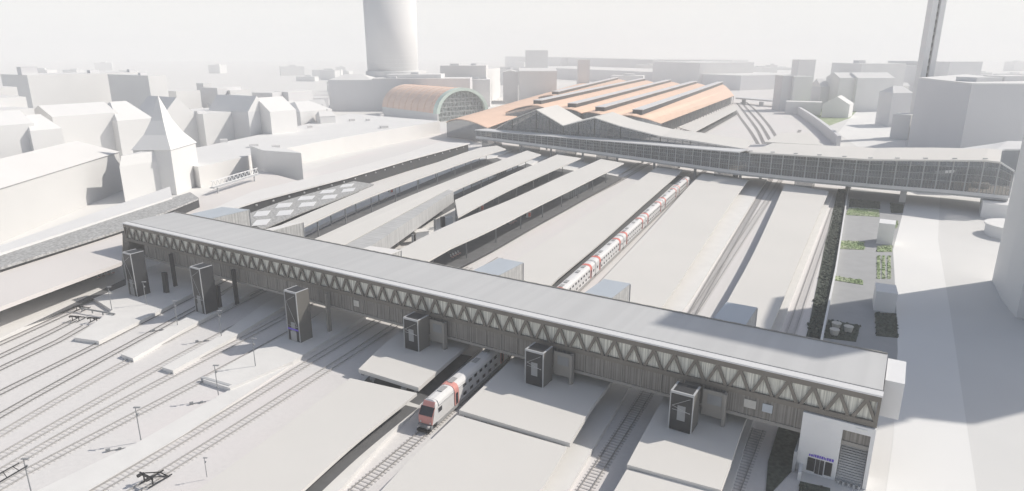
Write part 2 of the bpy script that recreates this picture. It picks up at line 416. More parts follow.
# chords and diagonals
for d, nm in ((0, 'truss'), (W - .5, 'truss')):
    mb = MB()
    bslab(mb, 0, BL, d, d + .45, ZW, ZW + .75); bslab(mb, 0, BL, d, d + .45, ZT - .95, ZT - .104)
    NP = 54; pit = BL / NP
    z0, z1 = ZW + .752, ZT - .952
    wv = .24
    for i in range(NP):
        s0 = i * pit
        for a, b in ((s0 + .3, s0 + pit / 2), (s0 + pit - .3, s0 + pit / 2)):
            dd = d + (.06 if a < b else .085)
            mb.hexa([B(a - wv, dd, z0), B(a + wv, dd, z0), B(a + wv, dd + .25, z0), B(a - wv, dd + .25, z0), B(b - wv, dd, z1), B(b + wv, dd, z1), B(b + wv, dd + .25, z1), B(b - wv, dd + .25, z1)])
    bslab(mb, 0, .4, d + .01, d + .44, z0, z1); bslab(mb, BL - .4, BL, d + .01, d + .44, z0, z1)
    obj(nm, mb, STEEL, fb)
obj('glazing', bslab(MB(), .45, BL - .45, .52, .62, ZW + .3, ZT - .3), PANEL, fb)
obj('glazing', bslab(MB(), .45, BL - .45, W - .64, W - .54, ZW + .3, ZT - .3), PANEL, fb)
for s in (.1, BL - .2):
    obj('end_wall', bslab(MB(), s, s + .1, .63, W - .65, ZB + .52, ZT - .3), RIBW, fb)
for d0, d1 in ((.25, .34), (W - .3, W - .21)):
    obj('side_wall', bslab(MB(), .5, BL - .5 if d0 > 1 else BL - 8, d0, d1, ZB + .45, ZW - .004), RIBW, fb)
mb = MB(); bslab(mb, 0.4, BL - 8, .06, .5, ZB - .1, ZB + .44); bslab(mb, 0.4, BL - .4, W - .5, W - .1, ZB - .1, ZB + .44)
obj('bottom_beam', mb, STEEL2, fb)
mb = MB()
s = 10.0
while s < BL - 8:
    bslab(mb, s, s + .14, .08, .248, ZB + .442, ZW - .004); s += 3.3
obj('wall_rib', mb, STEEL2, fb)['kind'] = 'stuff'
for s in (BL * .225 - 23, BL * .52 - .6):
    pass
for sx, w_, m_ in ((15.5, 1.7, POTC), (13.2, 1.4, HGLASS), (94.0, 1.5, POTC)):
    obj('sign_panel', bslab(MB(), sx, sx + w_, .05, .12, 7.6, 8.9), m_, fb)
# underside cross beams
mb = MB()
s = 4
while s < BL - 4:
    bslab(mb, s, s + .3, .6, W - .6, ZB - .35, ZB - .004); s += 6.6
obj('cross_beam', mb, STEEL, fb)['kind'] = 'stuff'
# rounded white end bay beyond the right end
mb = MB(); bslab(mb, -2.5, -.12, 6.0, 14.0, ZB + 2.5, ZT - .2)
obj('end_bay', mb, WFRAME, fb)

# supporting columns at the left end
for px_, lab in (((166.5, 292.5), 'dark slanted bridge pier between the two leftmost lift towers'), ((219, 307), 'dark bridge pier just behind the second lift tower from the left')):
    p = at(*px_, .8); tpt = p + Vector((-.3, 1.5, 0))
    mb = MB(); q = Vector((p.x, p.y, .8))
    mb.bar(q, q + Vector((-.2, .8, ZB - .36)) + Vector((0, 0, -.5)), 1.3, .8, 0, EN)
    tag(obj('bridge_pier', mb, CHAR), lab, 'pier')

# ------------------------------------------------------------------ lift towers
def lift(px_mid, z, label, dark, right=True, sign=False, ground=.8, top=11.6):
    if z > 2: top = 10.3
    fr = at(*px_mid, z)                    # front right bottom corner
    wv, dv = 3.5, 3.3
    O = Vector((fr.x, fr.y, 0))
    def L(a, d, zz): return O + EL * a + EN * d + Vector((0, 0, zz))
    def slab(mb, a0, a1, d0, d1, z0, z1, mi=0):
        return mb.hexa([L(a0, d0, z0), L(a1, d0, z0), L(a1, d1, z0), L(a0, d1, z0), L(a0, d0, z1), L(a1, d0, z1), L(a1, d1, z1), L(a0, d1, z1)], mi)
    t = thing('lift_tower', label, 'lift tower', (O + EL * 1.75 + EN * 1.65) + Vector((0, 0, ground)))
    body = CHAR if dark else LBODY
    obj('shaft', slab(MB(), 0, wv, .12, dv, ground, top), body, t)
    obj('glass_front', slab(MB(), .22, wv - .22, .0, .118, ground + .15, top - .3), LGLASS, t)
    mb = MB(); slab(mb, 0, .14, -.03, .116, ground, top); slab(mb, wv - .14, wv, -.03, .116, ground, top); slab(mb, .14, wv - .14, -.03, .116, top - .22, top)
    obj('frame', mb, MULL, t)
    obj('roof_panel', slab(MB(), .3, wv - .3, .35, dv - .25, top + .004, top + .08), CHAR, t)
    mb = MB(); slab(mb, 0, wv, 0, .28, top + .004, top + .1); slab(mb, 0, .28, .282, dv, top + .004, top + .1); slab(mb, wv - .28, wv, .282, dv, top + .004, top + .1)
    obj('roof_rim', mb, MULL, t)
    # cross bracing and lift car seen through the glass
    mb = MB()
    zz0 = max(ground, z) + 3.2
    for a, b in ((L(.4, -.02, zz0), L(wv - .4, -.02, top - 2.2)), (L(wv - .4, -.025, top - 2.2), L(.5, -.025, top - .6)), (L(.4, -.022, zz0 + .1), L(wv - .4, -.022, zz0 + .2))):
        mb.bar(a, b, .045)
    obj('bracing', mb, MULL, t)
    obj('lift_car', slab(MB(), 1.1, 2.3, -.024, -.004, max(ground, z) + 1.8, max(ground, z) + 4.2), FASCIA, t)
    obj('door', slab(MB(), .9, wv - .9, -.05, -.03, ground + .05, ground + 2.2), TSKIRT if not dark else FASCIA, t)
    if sign:
        obj('sign_band', slab(MB(), .22, wv - .22, -.09, -.052, ground + 2.5, ground + 2.85), PURPLE, t)
    # link wall and post to the bridge
    mb = MB()
    back = (L(0, 0, 0) - R0).dot(EN); need = -back + .2
    slab(mb, .6, wv - .6, dv + .002, max(dv + .4, need), ZB + 2.4, ZW - .05)
    if z > 2: obj('link_corridor', mb, body, t)
    px0 = -3.6 if z > 2 else -.9
    mb = MB(); slab(mb, px0, px0 + .45, need - 1.6, need - .7, ground, ZW - .05)
    obj('post', mb, CHAR if dark else STEEL2, t)
    if z > 2:
        mb = MB(); slab(mb, -3.2, -.05, need - 1.3, need - 1.1, 5.2, ZW - .06)
        obj('stair_screen', mb, STEEL2, t)
        obj('screen_window', slab(MB(), -2.9, -.8, need - 1.34, need - 1.302, 7.2, 8.8), FASCIA, t)
    return t
lift((137.5, 297), .8, 'dark narrow lift tower standing nearest the left end of the footbridge', True)
lift((205.5, 314.5), .8, 'dark charcoal lift tower on the narrow platform, second from the left end', True)
lift((300.5, 343), .8, 'tall grey lift tower with a purple sign band above its doors', False, sign=True)
lift((419, 352), 4.1, 'short-looking grey lift tower rising through canopy left of the train', False)
lift((543, 388), 4.1, 'grey lift tower rising through the canopy right of the train front', False)
lift((691, 434.7), 4.1, 'lift tower with pale diagonal bracing behind glass, nearest the white entrance', False)

# lift and stair huts behind the bridge
def hut(fl, fr, ln, label, top=12.0, m=HGLASS, zb=.8, open_=False):
    a = at(*fl, top); b = at(*fr, top); d = -EN * ln
    t = thing('stair_hut', label, 'stair hut', (lerp(a, b, .5) + d * .5) * Vector((1, 1, 0)).length * 0 + Vector((lerp(a, b, .5).x + d.x * .5, lerp(a, b, .5).y + d.y * .5, zb)))
    P = [a, b, b + d, a + d]
    obj('wall', MB().prism(P, zb, top - .15), HSIDE, t)
    c = sum(P, Vector()) / 4
    obj('roof', MB().prism([c + (p - c) * 1.01 for p in P], top - .146, top), m, t)
    mb = MB()
    for p in P: mb.box((c.x + (p.x - c.x) * 1.01, c.y + (p.y - c.y) * 1.01, zb), .22, .22, top - zb - .16)
    obj('frame', mb, MULL, t)
    return t
hut((222, 207), (249, 209.5), 16, 'bluish glass-roofed stair hut behind the left end of the bridge')
hut((285, 224), (303, 222), 12, 'small framed stair hut behind the bridge near the diamond canopy', m=WHITE2, top=11)
hut((370, 246), (401, 250), 9, 'low pale stair hut behind the bridge in front of the corrugated hall', m=WHITE2, top=9.5)
hut((499, 258), (523, 262.5), 14, 'bluish glass-roofed stair hut behind the bridge, left of the train')
hut((604, 279), (630, 283.5), 13, 'bluish glass-roofed stair hut behind the bridge, right of the train')
hut((726.5, 302), (757, 307.5), 12, 'bluish glass-roofed stair hut behind the bridge, nearest the green strip')

# raised corrugated hall
hl = [at(298, 245, 9), at(372, 213, 9), at(430, 192, 9)]
a0, a1 = at(285, 256, 9), at(443, 188, 9)
b0, b1 = at(345, 262, 9), at(453.5, 190, 9)
t = thing('raised_hall', 'raised corrugated grey hall on thin columns among the left canopies', 'hall', (a0.x, a0.y, 0))
top = MB(); dn = Vector((0, 0, -4.6))
mid0, mid1 = lerp(a0, b0, .55), lerp(a1, b1, .5)
top.hexa([a0 + dn, b0 + dn, b1 + dn, a1 + dn, a0, b0 - Vector((0, 0, .35)), b1 - Vector((0, 0, .35)), a1])
obj('cladding', top, CORR, t)
g = Vector((0, 0, .05))
obj('roof', MB().hexa([a0 + g, mid0 + g - Vector((0, 0, .16)), mid1 + g - Vector((0, 0, .16)), a1 + g, a0 + g * 4, mid0 + g * 4 - Vector((0, 0, .16)), mid1 + g * 4 - Vector((0, 0, .16)), a1 + g * 4]), ROOF, t)
for q in ((413, 245.5), (435, 229), (398, 244)):
    p = at(*q, .8); obj('column', MB().box((p.x, p.y, .8), .6, .6, 3.55 + (0 if q[0] > 400 else 0)), FASCIA, t)
p = at(449, 227, .8)
obj('end_pillar', MB().box((p.x, p.y, .8), 2.4, 1.2, 3.55, 0, .5), HGLASS, t)
p = at(443, 227, .8); obj('end_pillar', MB().box((p.x, p.y, .8), 1.3, 1.2, 3.55, 0, .5), CHAR, t)
p = at(421, 240, .8)
tb = thing('track_cabin', 'small white cabin standing under the right end of the corrugated hall', 'cabin', (p.x, p.y, .8))
obj('wall', MB().box((p.x, p.y, .8), 4.2, 3.4, 3.0, 0, .45), WHITE, tb)
obj('roof', MB().box((p.x, p.y, 3.804), 4.6, 3.8, .2, 0, .45), ROOF, tb)
obj('door', MB().box((p.x - 1.6, p.y - 1.9, .85), 1.0, .1, 2.1, 0, .45), CHAR, tb)

# ------------------------------------------------------------------ entrance building at the right end
en = thing('entrance_building', 'white bridge entrance building with purple lettering and an outside stair', 'building', B(3, -1, 0))
def es(mb, s0, s1, d0, d1, z0, z1, mi=0): return bslab(mb, s0, s1, d0, d1, z0, z1, mi)
mb = MB(); es(mb, 3.9, 9.1, -.35, 3.5, 0.02, 9.35); obj('wall', mb, WFRAME, en)
mb = MB(); es(mb, 0, .5, -.35, 3.5, 0.02, 9.35); es(mb, .5, 3.9, -.35, .1, 8.2, 9.35); es(mb, .5, 3.9, 3.2, 3.5, 0.02, 8.19)
obj('stair_wall', mb, WFRAME, en)
mb = MB()
for i in range(16):
    es(mb, .55, 3.85, .1 - (.1 if False else 0) + 0.19 * i - .4, 3.15, .3 * i + .05, .3 * (i + 1) + .04)
obj('stair', mb, MULL, en)
obj('stair_screen', es(MB(), .55, 3.85, 2.9, 3.0, 4.9, 8.18), HGLASS, en)
mb = MB()
for i in range(5): es(mb, .7 + i * .65, 1.0 + i * .65, -.9, -.5, .02, .5)
obj('bollard_row', mb, MULL, en)
obj('shop_window', es(MB(), 6.7, 7.7, -.42, -.352, .5, 2.6), LGLASS, en)
obj('shop_window', es(MB(), 4.5, 5.4, -.42, -.352, .5, 2.6), LGLASS, en)
for s in (5.55, 6.12):
    o = obj('door', es(MB(), s, s + .5, -.42, -.352, .3, 2.6), CHAR, en)
mb = MB(); s = 7.6
random.seed(3)
while s > 4.5:
    w_ = random.choice((.12, .18, .22, .26))
    if random.random() > .12:
        es(mb, s - w_, s, -.42, -.352, 2.85, 3.25 if random.random() > .4 else 3.15)
    s -= w_ + .07
obj('lettering', mb, PURPLE, en)
obj('lamp_panel', es(MB(), 1.0, 2.4, -.42, -.352, 8.75, 9.0), LITES, en)
mb = MB(); es(mb, 9.102, 9.5, -1.2, 3.0, .02, 3.3); obj('side_fin', mb, MULL, en)

# ------------------------------------------------------------------ trains
def profile(w, h):
    pts = [(-w, 1.0), (-w, 3.5), (-w * .93, 4.0), (-w * .72, 4.38), (-w * .35, h), (w * .35, h), (w * .72, 4.38), (w * .93, 4.0), (w, 3.5), (w, 1.0)]
    return pts
def make_coach(label, cab=False, ln=26.0):
    t = thing('train_coach', label, 'train coach', (0, 0, .26))
    O = Vector((0, 0, .26)); w, h = 1.42, 4.55; y0, y1 = -ln / 2 + .25, ln / 2 - .25
    pr = profile(w, h); n = len(pr)
    ys = [y0, y1]; sc = {y0: 1, y1: 1}
    mb = MB()
    sl = 0 if not cab else 1
    def sec(y, cut=None): return [O + Vector((x, y, min(z, cut) if cut else z)) for x, z in pr]
    if not cab:
        A = sec(y0)
    else:
        A = [O + Vector((x * .9, y0 + (0.0 if z < 2.4 else (z - 2.4) * .72), z)) for x, z in pr]
    Bv = sec(y1)
    mb.add(A + Bv, [list(range(n)), list(range(n, 2 * n))[::-1]] + [[i, (i + 1) % n, n + (i + 1) % n, n + i] for i in range(n)])
    for k in (3, 4, 5): pass
    body = obj('body', mb, [TWHITE], t)
    # roof skin
    mb = MB(); lift_ = .03
    rp = [(-w * 1.012, 3.62), (-w * .80, 4.36), (-w * .35, h + lift_), (w * .35, h + lift_), (w * .80, 4.36), (w * 1.012, 3.62)]
    ya = y0 + (1.9 if cab else .35); l = [O + Vector((x, ya, z)) for x, z in rp]; r = [O + Vector((x, y1 - .35, z)) for x, z in rp]
    mb.add(l + r + [O + Vector((0, ya, 3.5)), O + Vector((0, y1 - .35, 3.5))], [[i, i + 1, 7 + i - 1, 6 + i] for i in range(5)] + [[12, 5, 4, 3, 2, 1, 0], [13, 6, 7, 8, 9, 10, 11], [12, 0, 6, 13], [5, 12, 13, 11]])
    rf = obj('roof', mb, TGREY, t)
    for yy in (-ln * .3, -ln * .18, ln * .12, ln * .28):
        obj('roof_vent', MB().box(O + Vector((0, yy, h + lift_ + .003)), .9, 1.8, .12), TSKIRT, rf)
    # skirt, gangway, bogies
    obj('skirt', MB().box(O + Vector((0, .3 if cab else 0, .42)), 2.78, ln - 1.6 - (.9 if cab else 0), .58), TSKIRT, t)
    for sy in ((y1 + .12,) if cab else (y0 - .12, y1 + .12)):
        obj('gangway', MB().box(O + Vector((0, sy, 1.0)), 1.7, .24, 3.0), BLACK, t)
    for sy in (-ln * .36, ln * .36):
        mb = MB().box(O + Vector((0, sy, .30)), 2.2, 3.2, .4)
        for yy in (-1.2, 1.2):
            for xx in (-.75, .75): mb.tube(O + Vector((xx - .07, sy + yy, .46)), O + Vector((xx + .07, sy + yy, .46)), .45, n=12)
        obj('bogie', mb, BLACK, t)
    # red door bands wrapping over the roof
    for sy in ((-ln * .22, ln * .40) if cab else (-ln * .36, ln * .36)):
        mb = MB(); g = 1.02
        q = [(x * g if abs(x) > .5 else x, z + (.05 if z > 4.2 else 0)) for x, z in pr]
        q[0] = (q[0][0], 1.04); q[-1] = (q[-1][0], 1.04)
        a = [O + Vector((x, sy - .65, z)) for x, z in q]; b = [O + Vector((x, sy + .65, z)) for x, z in q]
        mb.add(a + b, [list(range(n))[::-1], list(range(n, 2 * n))] + [[i, (i + 1) % n, n + (i + 1) % n, n + i] for i in range(n)])
        bd = obj('door_band', mb, TRED if not cab else TPINK, t)
        for sx in (-1, 1):
            obj('door', MB().box(O + Vector((sx * (w * g + .012), sy, 1.15)), .02, .75, 2.0), TWIN, bd)
    # windows, each a part
    lo, hi = (-ln * .12, ln * .30) if cab else (-ln * .30, ln * .30)
    for sx in (-1, 1):
        for z, k in ((3.05, 9 if not cab else 7), (1.45, 8 if not cab else 6)):
            for i in range(k):
                y = lerp(lo, hi, i / (k - 1))
                obj('window', MB().box(O + Vector((sx * (w + .008), y, z)), .02, .95, .56), TWIN, t)
    if not cab:
        for sx in (-1, 1):
            for sy in (-1, 1):
                obj('window', MB().box(O + Vector((sx * (w + .008), sy * ln * .44, 2.2)), .02, .9, .6), TWIN, t)
    if cab:
        def fr(x, z, o=.03): return O + Vector((x * .9 * w, y0 + (0 if z < 2.4 else (z - 2.4) * .72) - o, z))
        def panel(x0, x1, z0, z1, o, o2):
            return MB().hexa([fr(x0, z0, o), fr(x1, z0, o), fr(x1, z0, o2), fr(x0, z0, o2), fr(x0, z1, o), fr(x1, z1, o), fr(x1, z1, o2), fr(x0, z1, o2)])
        obj('nose', panel(-.99, .99, 1.05, 2.4, .08, -.05), TPINK, t)
        obj('windscreen', panel(-.96, .96, 2.45, 3.62, .06, -.03), TWIN, t)
        obj('brow', panel(-.80, .80, 3.66, 4.32, .08, -.10), TPINK, t)
        for sx in (-.965, .965): obj('window_pillar', panel(min(sx, sx * 1.04), max(sx, sx * 1.04), 2.44, 3.64, .085, -.05), TPINK, t)
        for sx in (-.7, .7): obj('headlight', MB().tube(fr(sx, 1.3, .14), fr(sx, 1.3, .07), .14, n=12), LITES, t)
        mb = MB().box(O + Vector((0, y0 - .1, .35)), 2.5, .5, .62)
        obj('bumper_beam', mb, FASCIA, t)
        for sx in (-.85, .85): obj('buffer', MB().tube(O + Vector((sx, y0 - .85, .85)), O + Vector((sx, y0 - .352, .85)), .22, n=12), TSKIRT, t)
        obj('snow_plough', MB().box(O + Vector((0, y0 - .5, .06)), 2.3, .9, .24), BLACK, t)
        for sx in (-1, 1): obj('cab_window', MB().box(O + Vector((sx * (w * .93 + .06), y0 + 2.3, 2.45)), .05, .9, .75), TWIN, t)
    return t
head = at(425, 431, 0); tail = at(681, 186, 0)
LN = (tail - head).length; NC = 8; cl = LN / NC
cabA = make_coach('white double-deck driving coach with pink nose, at the near end of the train', True, cl)
mid = make_coach('white double-deck coach directly behind the pink-nosed driving coach', False, cl)
pts = resample(resample(trk_main, 300), 300)
def along(dist):
    # nearest point to head, then forward
    acc = 0; i0 = min(range(300), key=lambda i: (pts[i] - head).length)
    p = pts[i0]; i = i0
    while i < 298:
        d = (pts[i + 1] - pts[i]).length
        if acc + d >= dist: return lerp(pts[i], pts[i + 1], (dist - acc) / d)
        acc += d; i += 1
    return pts[-1]
ordn = ['', '', 'third', 'fourth', 'fifth', 'sixth', 'seventh']
for k in range(NC):
    a, b = along(k * cl), along((k + 1) * cl); c = (a + b) / 2; d = b - a
    ang = math.atan2(d.y, d.x) - math.pi / 2
    loc = (c.x, c.y, .26)
    if k == 0: cabA.location = loc; cabA.rotation_euler = (0, 0, ang)
    elif k == NC - 1: dup(cabA, loc, ang + math.pi, 'white double-deck driving coach at the far tail of the train by the passerelle')
    elif k == 1: mid.location = loc; mid.rotation_euler = (0, 0, ang)
    else: dup(mid, loc, ang, 'white double-deck coach with red door bands, %s from the near end of the train' % ordn[k])

# ------------------------------------------------------------------ platform furniture
def lamp_proto():
    t = thing('platform_lamp', 'x', 'lamp post', (0, 0, 0), 'platform lamp posts on the left islands')
    obj('pole', MB().tube((0, 0, 0), (0, 0, 5.6), .09, .06), FASCIA, t)
    obj('lamp_head', MB().box((.25, 0, 5.6), 1.0, .28, .14), FASCIA, t)
    obj('loudspeaker', MB().box((.16, 0, 4.3), .3, .3, .34), FASCIA, t)
    return t
lp = None
for (x, y), lab in [((112, 310), 'thin lamp post behind the buffer stops on the leftmost islands'), ((146.5, 304.5), 'lamp post just right of the first dark lift tower'), ((177.5, 325), 'lamp post left of the second dark lift tower'), ((221.5, 336), 'lamp post on narrow island right of the second dark lift tower'), ((255.5, 366), 'lamp post at left of the tall grey lift tower'), ((218.5, 395), 'lamp post beside the grey end wall of the wide open platform'), ((141, 440), 'lamp post in the middle of the bottom-left track field'), ((32, 495), 'lamp post at the bottom-left corner by the overhead arms'), ((207, 477), 'short lamp post at the bottom beside the large buffer stop')]:
    p = at(x, y, .8 if y < 400 else .36)
    if lp is None: lp = lamp_proto(); lp.location = p; lp['label'] = lab
    else:
        q = dup(lp, p, 0, lab)
        if x == 207: q.scale = (.6, .6, .55)
# overhead arms bottom left
p = at(27, 467, 6.5)
mb = MB()
for q in ((0, 483), (0, 476)):
    pass
a1_, a2_ = at(-14, 490, 6.0), at(27, 466, 6.0)
mb.tube(a1_, a2_, .09); mb.tube(at(-14, 481, 6.0), at(19, 463, 6.0), .08)
for k in (.2, .5, .8): mb.tube(lerp(a1_, a2_, k), lerp(at(-14, 481, 6.0), at(19, 463, 6.0), k), .05)
q = lerp(a1_, a2_, .1); mb.tube((q.x, q.y, .02), (q.x, q.y, 6.0), .12)
tag(obj('signal_gantry', mb, BLACK), 'pair of thin black overhead arms in the bottom-left corner', 'gantry')
# buffer stops
def buffer_proto():
    t = thing('buffer_stop', 'x', 'buffer stop', (0, 0, 0))
    mb = MB()
    for sx in (-.8, .8):
        mb.bar((sx, 0, .02), (sx, 0, 1.3), .12); mb.bar((sx, 0, 1.2), (sx, 2.0, .1), .11); mb.bar((sx, -.6, .12), (sx, 2.4, .12), .11)
    obj('frame', mb, BLACK, t)
    obj('beam', MB().box((0, -.14, 1.0), 2.4, .12, .34), BLACK, t)
    obj('cross_tie', MB().bar((-.8, 1.9, .14), (.8, 1.9, .14), .11), BLACK, t)
    for sx in (-.8, .8): obj('bumper', MB().tube((sx, -.7, 1.2), (sx, -.26, 1.2), .2, n=10), BLACK, t)
    return t
bpz = None
for (x, y), lab, ang, s_ in [((80, 311), 'small black buffer stop nearest the leftmost canopy platform', -.15, 1.0), ((76, 321), 'small black buffer stop, middle of three ending the left tracks', -.15, 1.0), ((94, 322.5), 'small black buffer stop closest to the white platform end', -.15, 1.0), ((149, 484), 'large black buffer stop on the track at the bottom left', -.5, 1.2)]:
    p = at(x, y, .12)
    if bpz is None: bpz = buffer_proto(); bpz.location = p; bpz.rotation_euler = (0, 0, ang); bpz['label'] = lab
    else: bpz2 = dup(bpz, p, ang, lab); bpz2.scale = (s_, s_, s_)
# long beam behind the buffers
a, b = at(80, 308, 1.1), at(115, 314, 1.1)
mb = MB().bar(a, b, .25, .3)
for k in (.05, .35, .65, .95):
    q = lerp(a, b, k); mb.box((q.x, q.y, .3), .2, .2, .7)
tag(obj('barrier_beam', mb, FASCIA), 'long dark barrier beam behind the small buffer stops', 'barrier')
# grey end walls of islands
for p0, p1, lab in (((202.5, 381), (231, 389.5), 'curved grey end wall of the wide open platform'),):
    a, b = at(*p0, .0), at(*p1, .0)
    tag(obj('platform_end_wall', MB().bar(a + Vector((0, 0, .45)), b + Vector((0, 0, .45)), .6, .86), MULL), lab, 'wall')
# ground signals
for (x, y), lab in [((153.5, 331), 'dark ground signal by the tip of the narrow left island'), ((197, 342), 'dark ground signal between the second and third islands'), ((191.5, 404), 'pair of dark track boxes near the grey end wall'), ((230.5, 370), 'dark box at the foot of a lamp post near the tall lift tower'), ((108, 451), 'dark track boxes in the bottom-left field of rails')]:
    p = at(x, y, 0.1)
    mb = MB().box((p.x, p.y, .05), .6, .4, .4, 0, .5).box((p.x + 1.5, p.y + .5, .05), .45, .3, .3, 0, .5).bar((p.x, p.y, .12), (p.x + 2.2, p.y + .8, .12), .09)
    tag(obj('ground_signal', mb, FASCIA), lab, 'signal')
# benches, kiosks under the canopies
def bench(px_, lab, sc=1.0):
    p = at(*px_, .8); t = thing('platform_bench', lab, 'bench', p)
    def at_(x, y, z): return p + Vector((x * .43 - y * .9, x * .9 + y * .43, z)) * sc
    for k in range(4):
        q = at_(k * 1.1 - 1.6, 0, .42)
        obj('seat', MB().box(q, .8, .9, .12, 0, .45), BENCHR, t)
        q = at_(k * 1.1 - 1.6, .4, .54); obj('backrest', MB().box(q, .16, .85, .55, 0, .45), WFRAME, t)
    mb = MB()
    for k in (-1.6, 1.7): mb.box(at_(k, 0, .0), .5, .2, .42, 0, .45)
    obj('leg', mb, FASCIA, t)
bench((456, 257), 'pinkish seat row under the wide canopy, close behind the footbridge', 1.3)
bench((513, 224), 'pinkish seat row further along under the wide canopy', 1.3)
bench((380, 193.5), 'pinkish seat row under the first narrow canopy on the left', 1.4)
bench((106, 277), 'reddish seat row in the shade under the leftmost pinkish canopy', 1.2)
def kiosk(px_, lab):
    p = at(*px_, .8); t = thing('vending_kiosk', lab, 'kiosk', p)
    obj('cabinet', MB().box(p, 1.7, 1.5, 2.5, 0, .45), WFRAME, t)
    obj('red_panel', MB().box(p + Vector((.55, -.78, .3)), 1.0, .08, 1.5, 0, .45), TRED, t)
    obj('dark_screen', MB().box(p + Vector((-.95, -.2, .3)), .3, .8, 1.9, 0, .45), CHAR, t)
kiosk((481, 210), 'white kiosk with red panel under the third narrow canopy'); kiosk((528, 217), 'white kiosk with dark screen under the wide canopy'); kiosk((391, 192.5), 'white kiosk with red panel under the first narrow canopy')
def shelter(px0, px1, lab):
    a, b = at(*px0, .8), at(*px1, .8); d = (b - a); ang = math.atan2(d.y, d.x); c = (a + b) / 2
    t = thing('waiting_shelter', lab, 'shelter', c)
    obj('glass_wall', MB().box(c, d.length, 2.6, 2.6, 0, ang), PGLASS, t)
    mb = MB()
    n = int(d.length / 2.2)
    for i in range(n + 1):
        q = lerp(a, b, i / n); mb.box(q, .14, 2.7, 2.7, 0, ang)
    obj('frame', mb, MULL, t)
for p0, p1, lab in (((432, 172), (447, 167), 'glazed waiting room under the first narrow canopy'), ((468, 185), (482, 179), 'glazed waiting room under the second pale canopy, nearer part'), ((494, 176), (504, 172), 'glazed waiting room under the second pale canopy, far part'), ((520, 186), (536, 179), 'glazed waiting room under the third narrow canopy'), ((566, 199), (585, 190), 'glazed waiting room under the far end of the wide canopy')):
    shelter(p0, p1, lab)
# gantry / lattice walkway beside the station
a, b = at(212, 187, 8), at(258, 173, 8)
t = thing('lattice_gantry', 'small white lattice gantry above the station roofs behind the spire', 'gantry', (a.x, a.y, 5.0))
mb = MB(); n = 12
for o_ in (0, 2.2):
    z_ = Vector((0, 0, o_))
    mb.bar(a + z_, b + z_, .3)
for i in range(n):
    u, v = lerp(a, b, i / n), lerp(a, b, (i + .5) / n); x = lerp(a, b, (i + 1) / n); z_ = Vector((0, 0, 2.2))
    mb.bar(u, v + z_, .18); mb.bar(v + z_, x, .18)
obj('truss', mb, WFRAME, t)
obj('walkway', MB().bar(a - Vector((0, 0, .4)), b - Vector((0, 0, .4)), 2.2, .3), MULL, t)
mb = MB()
for k in (.1, .9):
    q = lerp(a, b, k); mb.box((q.x, q.y, 5.0), .4, .4, 2.45)
obj('post', mb, MULL, t)

# ------------------------------------------------------------------ park strip, fence, road on the right
struct('planting_strip', MB().prism([at(765, 500), at(793, 470), at(801, 455), at(820, 350), at(838, 260), at(846, 190), at(838, 189), at(826, 240), at(808, 330), at(790, 390), at(768, 462)], .01, .16), HEDGE)
mb = MB()
random.seed(5)
lo_, hi_ = [at(818, 345), at(836, 255), at(845, 192)], [at(807, 340), at(825, 250), at(838, 191)]
A_, B_ = resample(lo_, 160), resample(hi_, 160)
for a, b in zip(A_, B_):
    for k in range(5):
        q = lerp(a, b, .16 + .68 * random.random()); h_ = random.uniform(.15, .45)
        an = random.random() * 6
        mb.tube((q.x + random.uniform(-.6, .6), q.y + random.uniform(-.6, .6), .1), (q.x + random.uniform(-.3, .3), q.y + random.uniform(-.3, .3), .1 + h_), random.uniform(.3, .7), .08, 5)
o = obj('hedge_planting', mb, HEDGE); tag(o, 'dark green ground planting along the right edge of the tracks', 'planting', kind='stuff')
park = struct('park_paving', MB().add([(p.x, p.y, .012) for p in (at(847, 188), at(905, 195), at(907, 250), at(898, 350), at(894, 380), at(818, 348))], [[0, 1, 2, 3, 4, 5]]), PARKG)
struct('road', MB().add([(p.x, p.y, .016) for p in (at(908, 192), at(940, 196), at(938, 240), at(950, 310), at(963, 400), at(978, 500), at(885, 500), at(893, 440), at(898, 360), at(896, 300), at(893, 250), at(901, 220))], [list(range(12))]), ROAD)
sheet('pavement', [(940, 196), (1000, 200), (1080, 230), (1200, 500), (978, 500), (963, 400), (950, 310), (938, 240)], .008, ROAD2)
# low wall along the strip
wl = [at(818, 352), at(835, 270), at(848, 188)]
a = resample(wl, 24); nn = Vector((.9, -.42, 0))
mb = MB().strip([p + Vector((0, 0, 1.3)) for p in a], [p + nn * .45 + Vector((0, 0, 1.3)) for p in a], 1.29)
tag(obj('boundary_wall', mb, WFRAME), 'thin pale boundary wall between the green strip and the park', 'wall')
mb = MB(); a2 = [at(797, 480), at(800, 462), at(806, 425)]
a2 = resample(a2, 6); mb.strip([p + Vector((0, 0, 1.3)) for p in a2], [p + nn * .45 + Vector((0, 0, 1.3)) for p in a2], 1.29)
tag(obj('boundary_wall', mb, WFRAME), 'short pale wall at the left foot of the white entrance building', 'wall')
random.seed(11)
def bed(px_, lab, m=LAWN, tall=.35):
    P = [at(x, y) for x, y in px_]; mb = MB().prism(P, .016, .16)
    c = sum(P, Vector()) / len(P)
    a, b, d = P[0], P[1], P[-1]
    ar = ((b - a).cross(d - a)).length
    for k in range(int(min(260, ar * 2.2))):
        u, v = random.random(), random.random()
        q = lerp(lerp(P[0], P[1], u), lerp(P[3], P[2], u), v)
        mb.tube((q.x, q.y, .1), (q.x + random.uniform(-.2, .2), q.y + random.uniform(-.2, .2), .16 + random.uniform(.1, tall)), random.uniform(.15, .45), .05, 5)
    o = obj('plant_bed', mb, m); tag(o, lab, 'plant bed', None)
bed([(849, 208), (879, 210), (879, 217), (846, 215)], 'light green bed nearest the passerelle, by the pale wall')
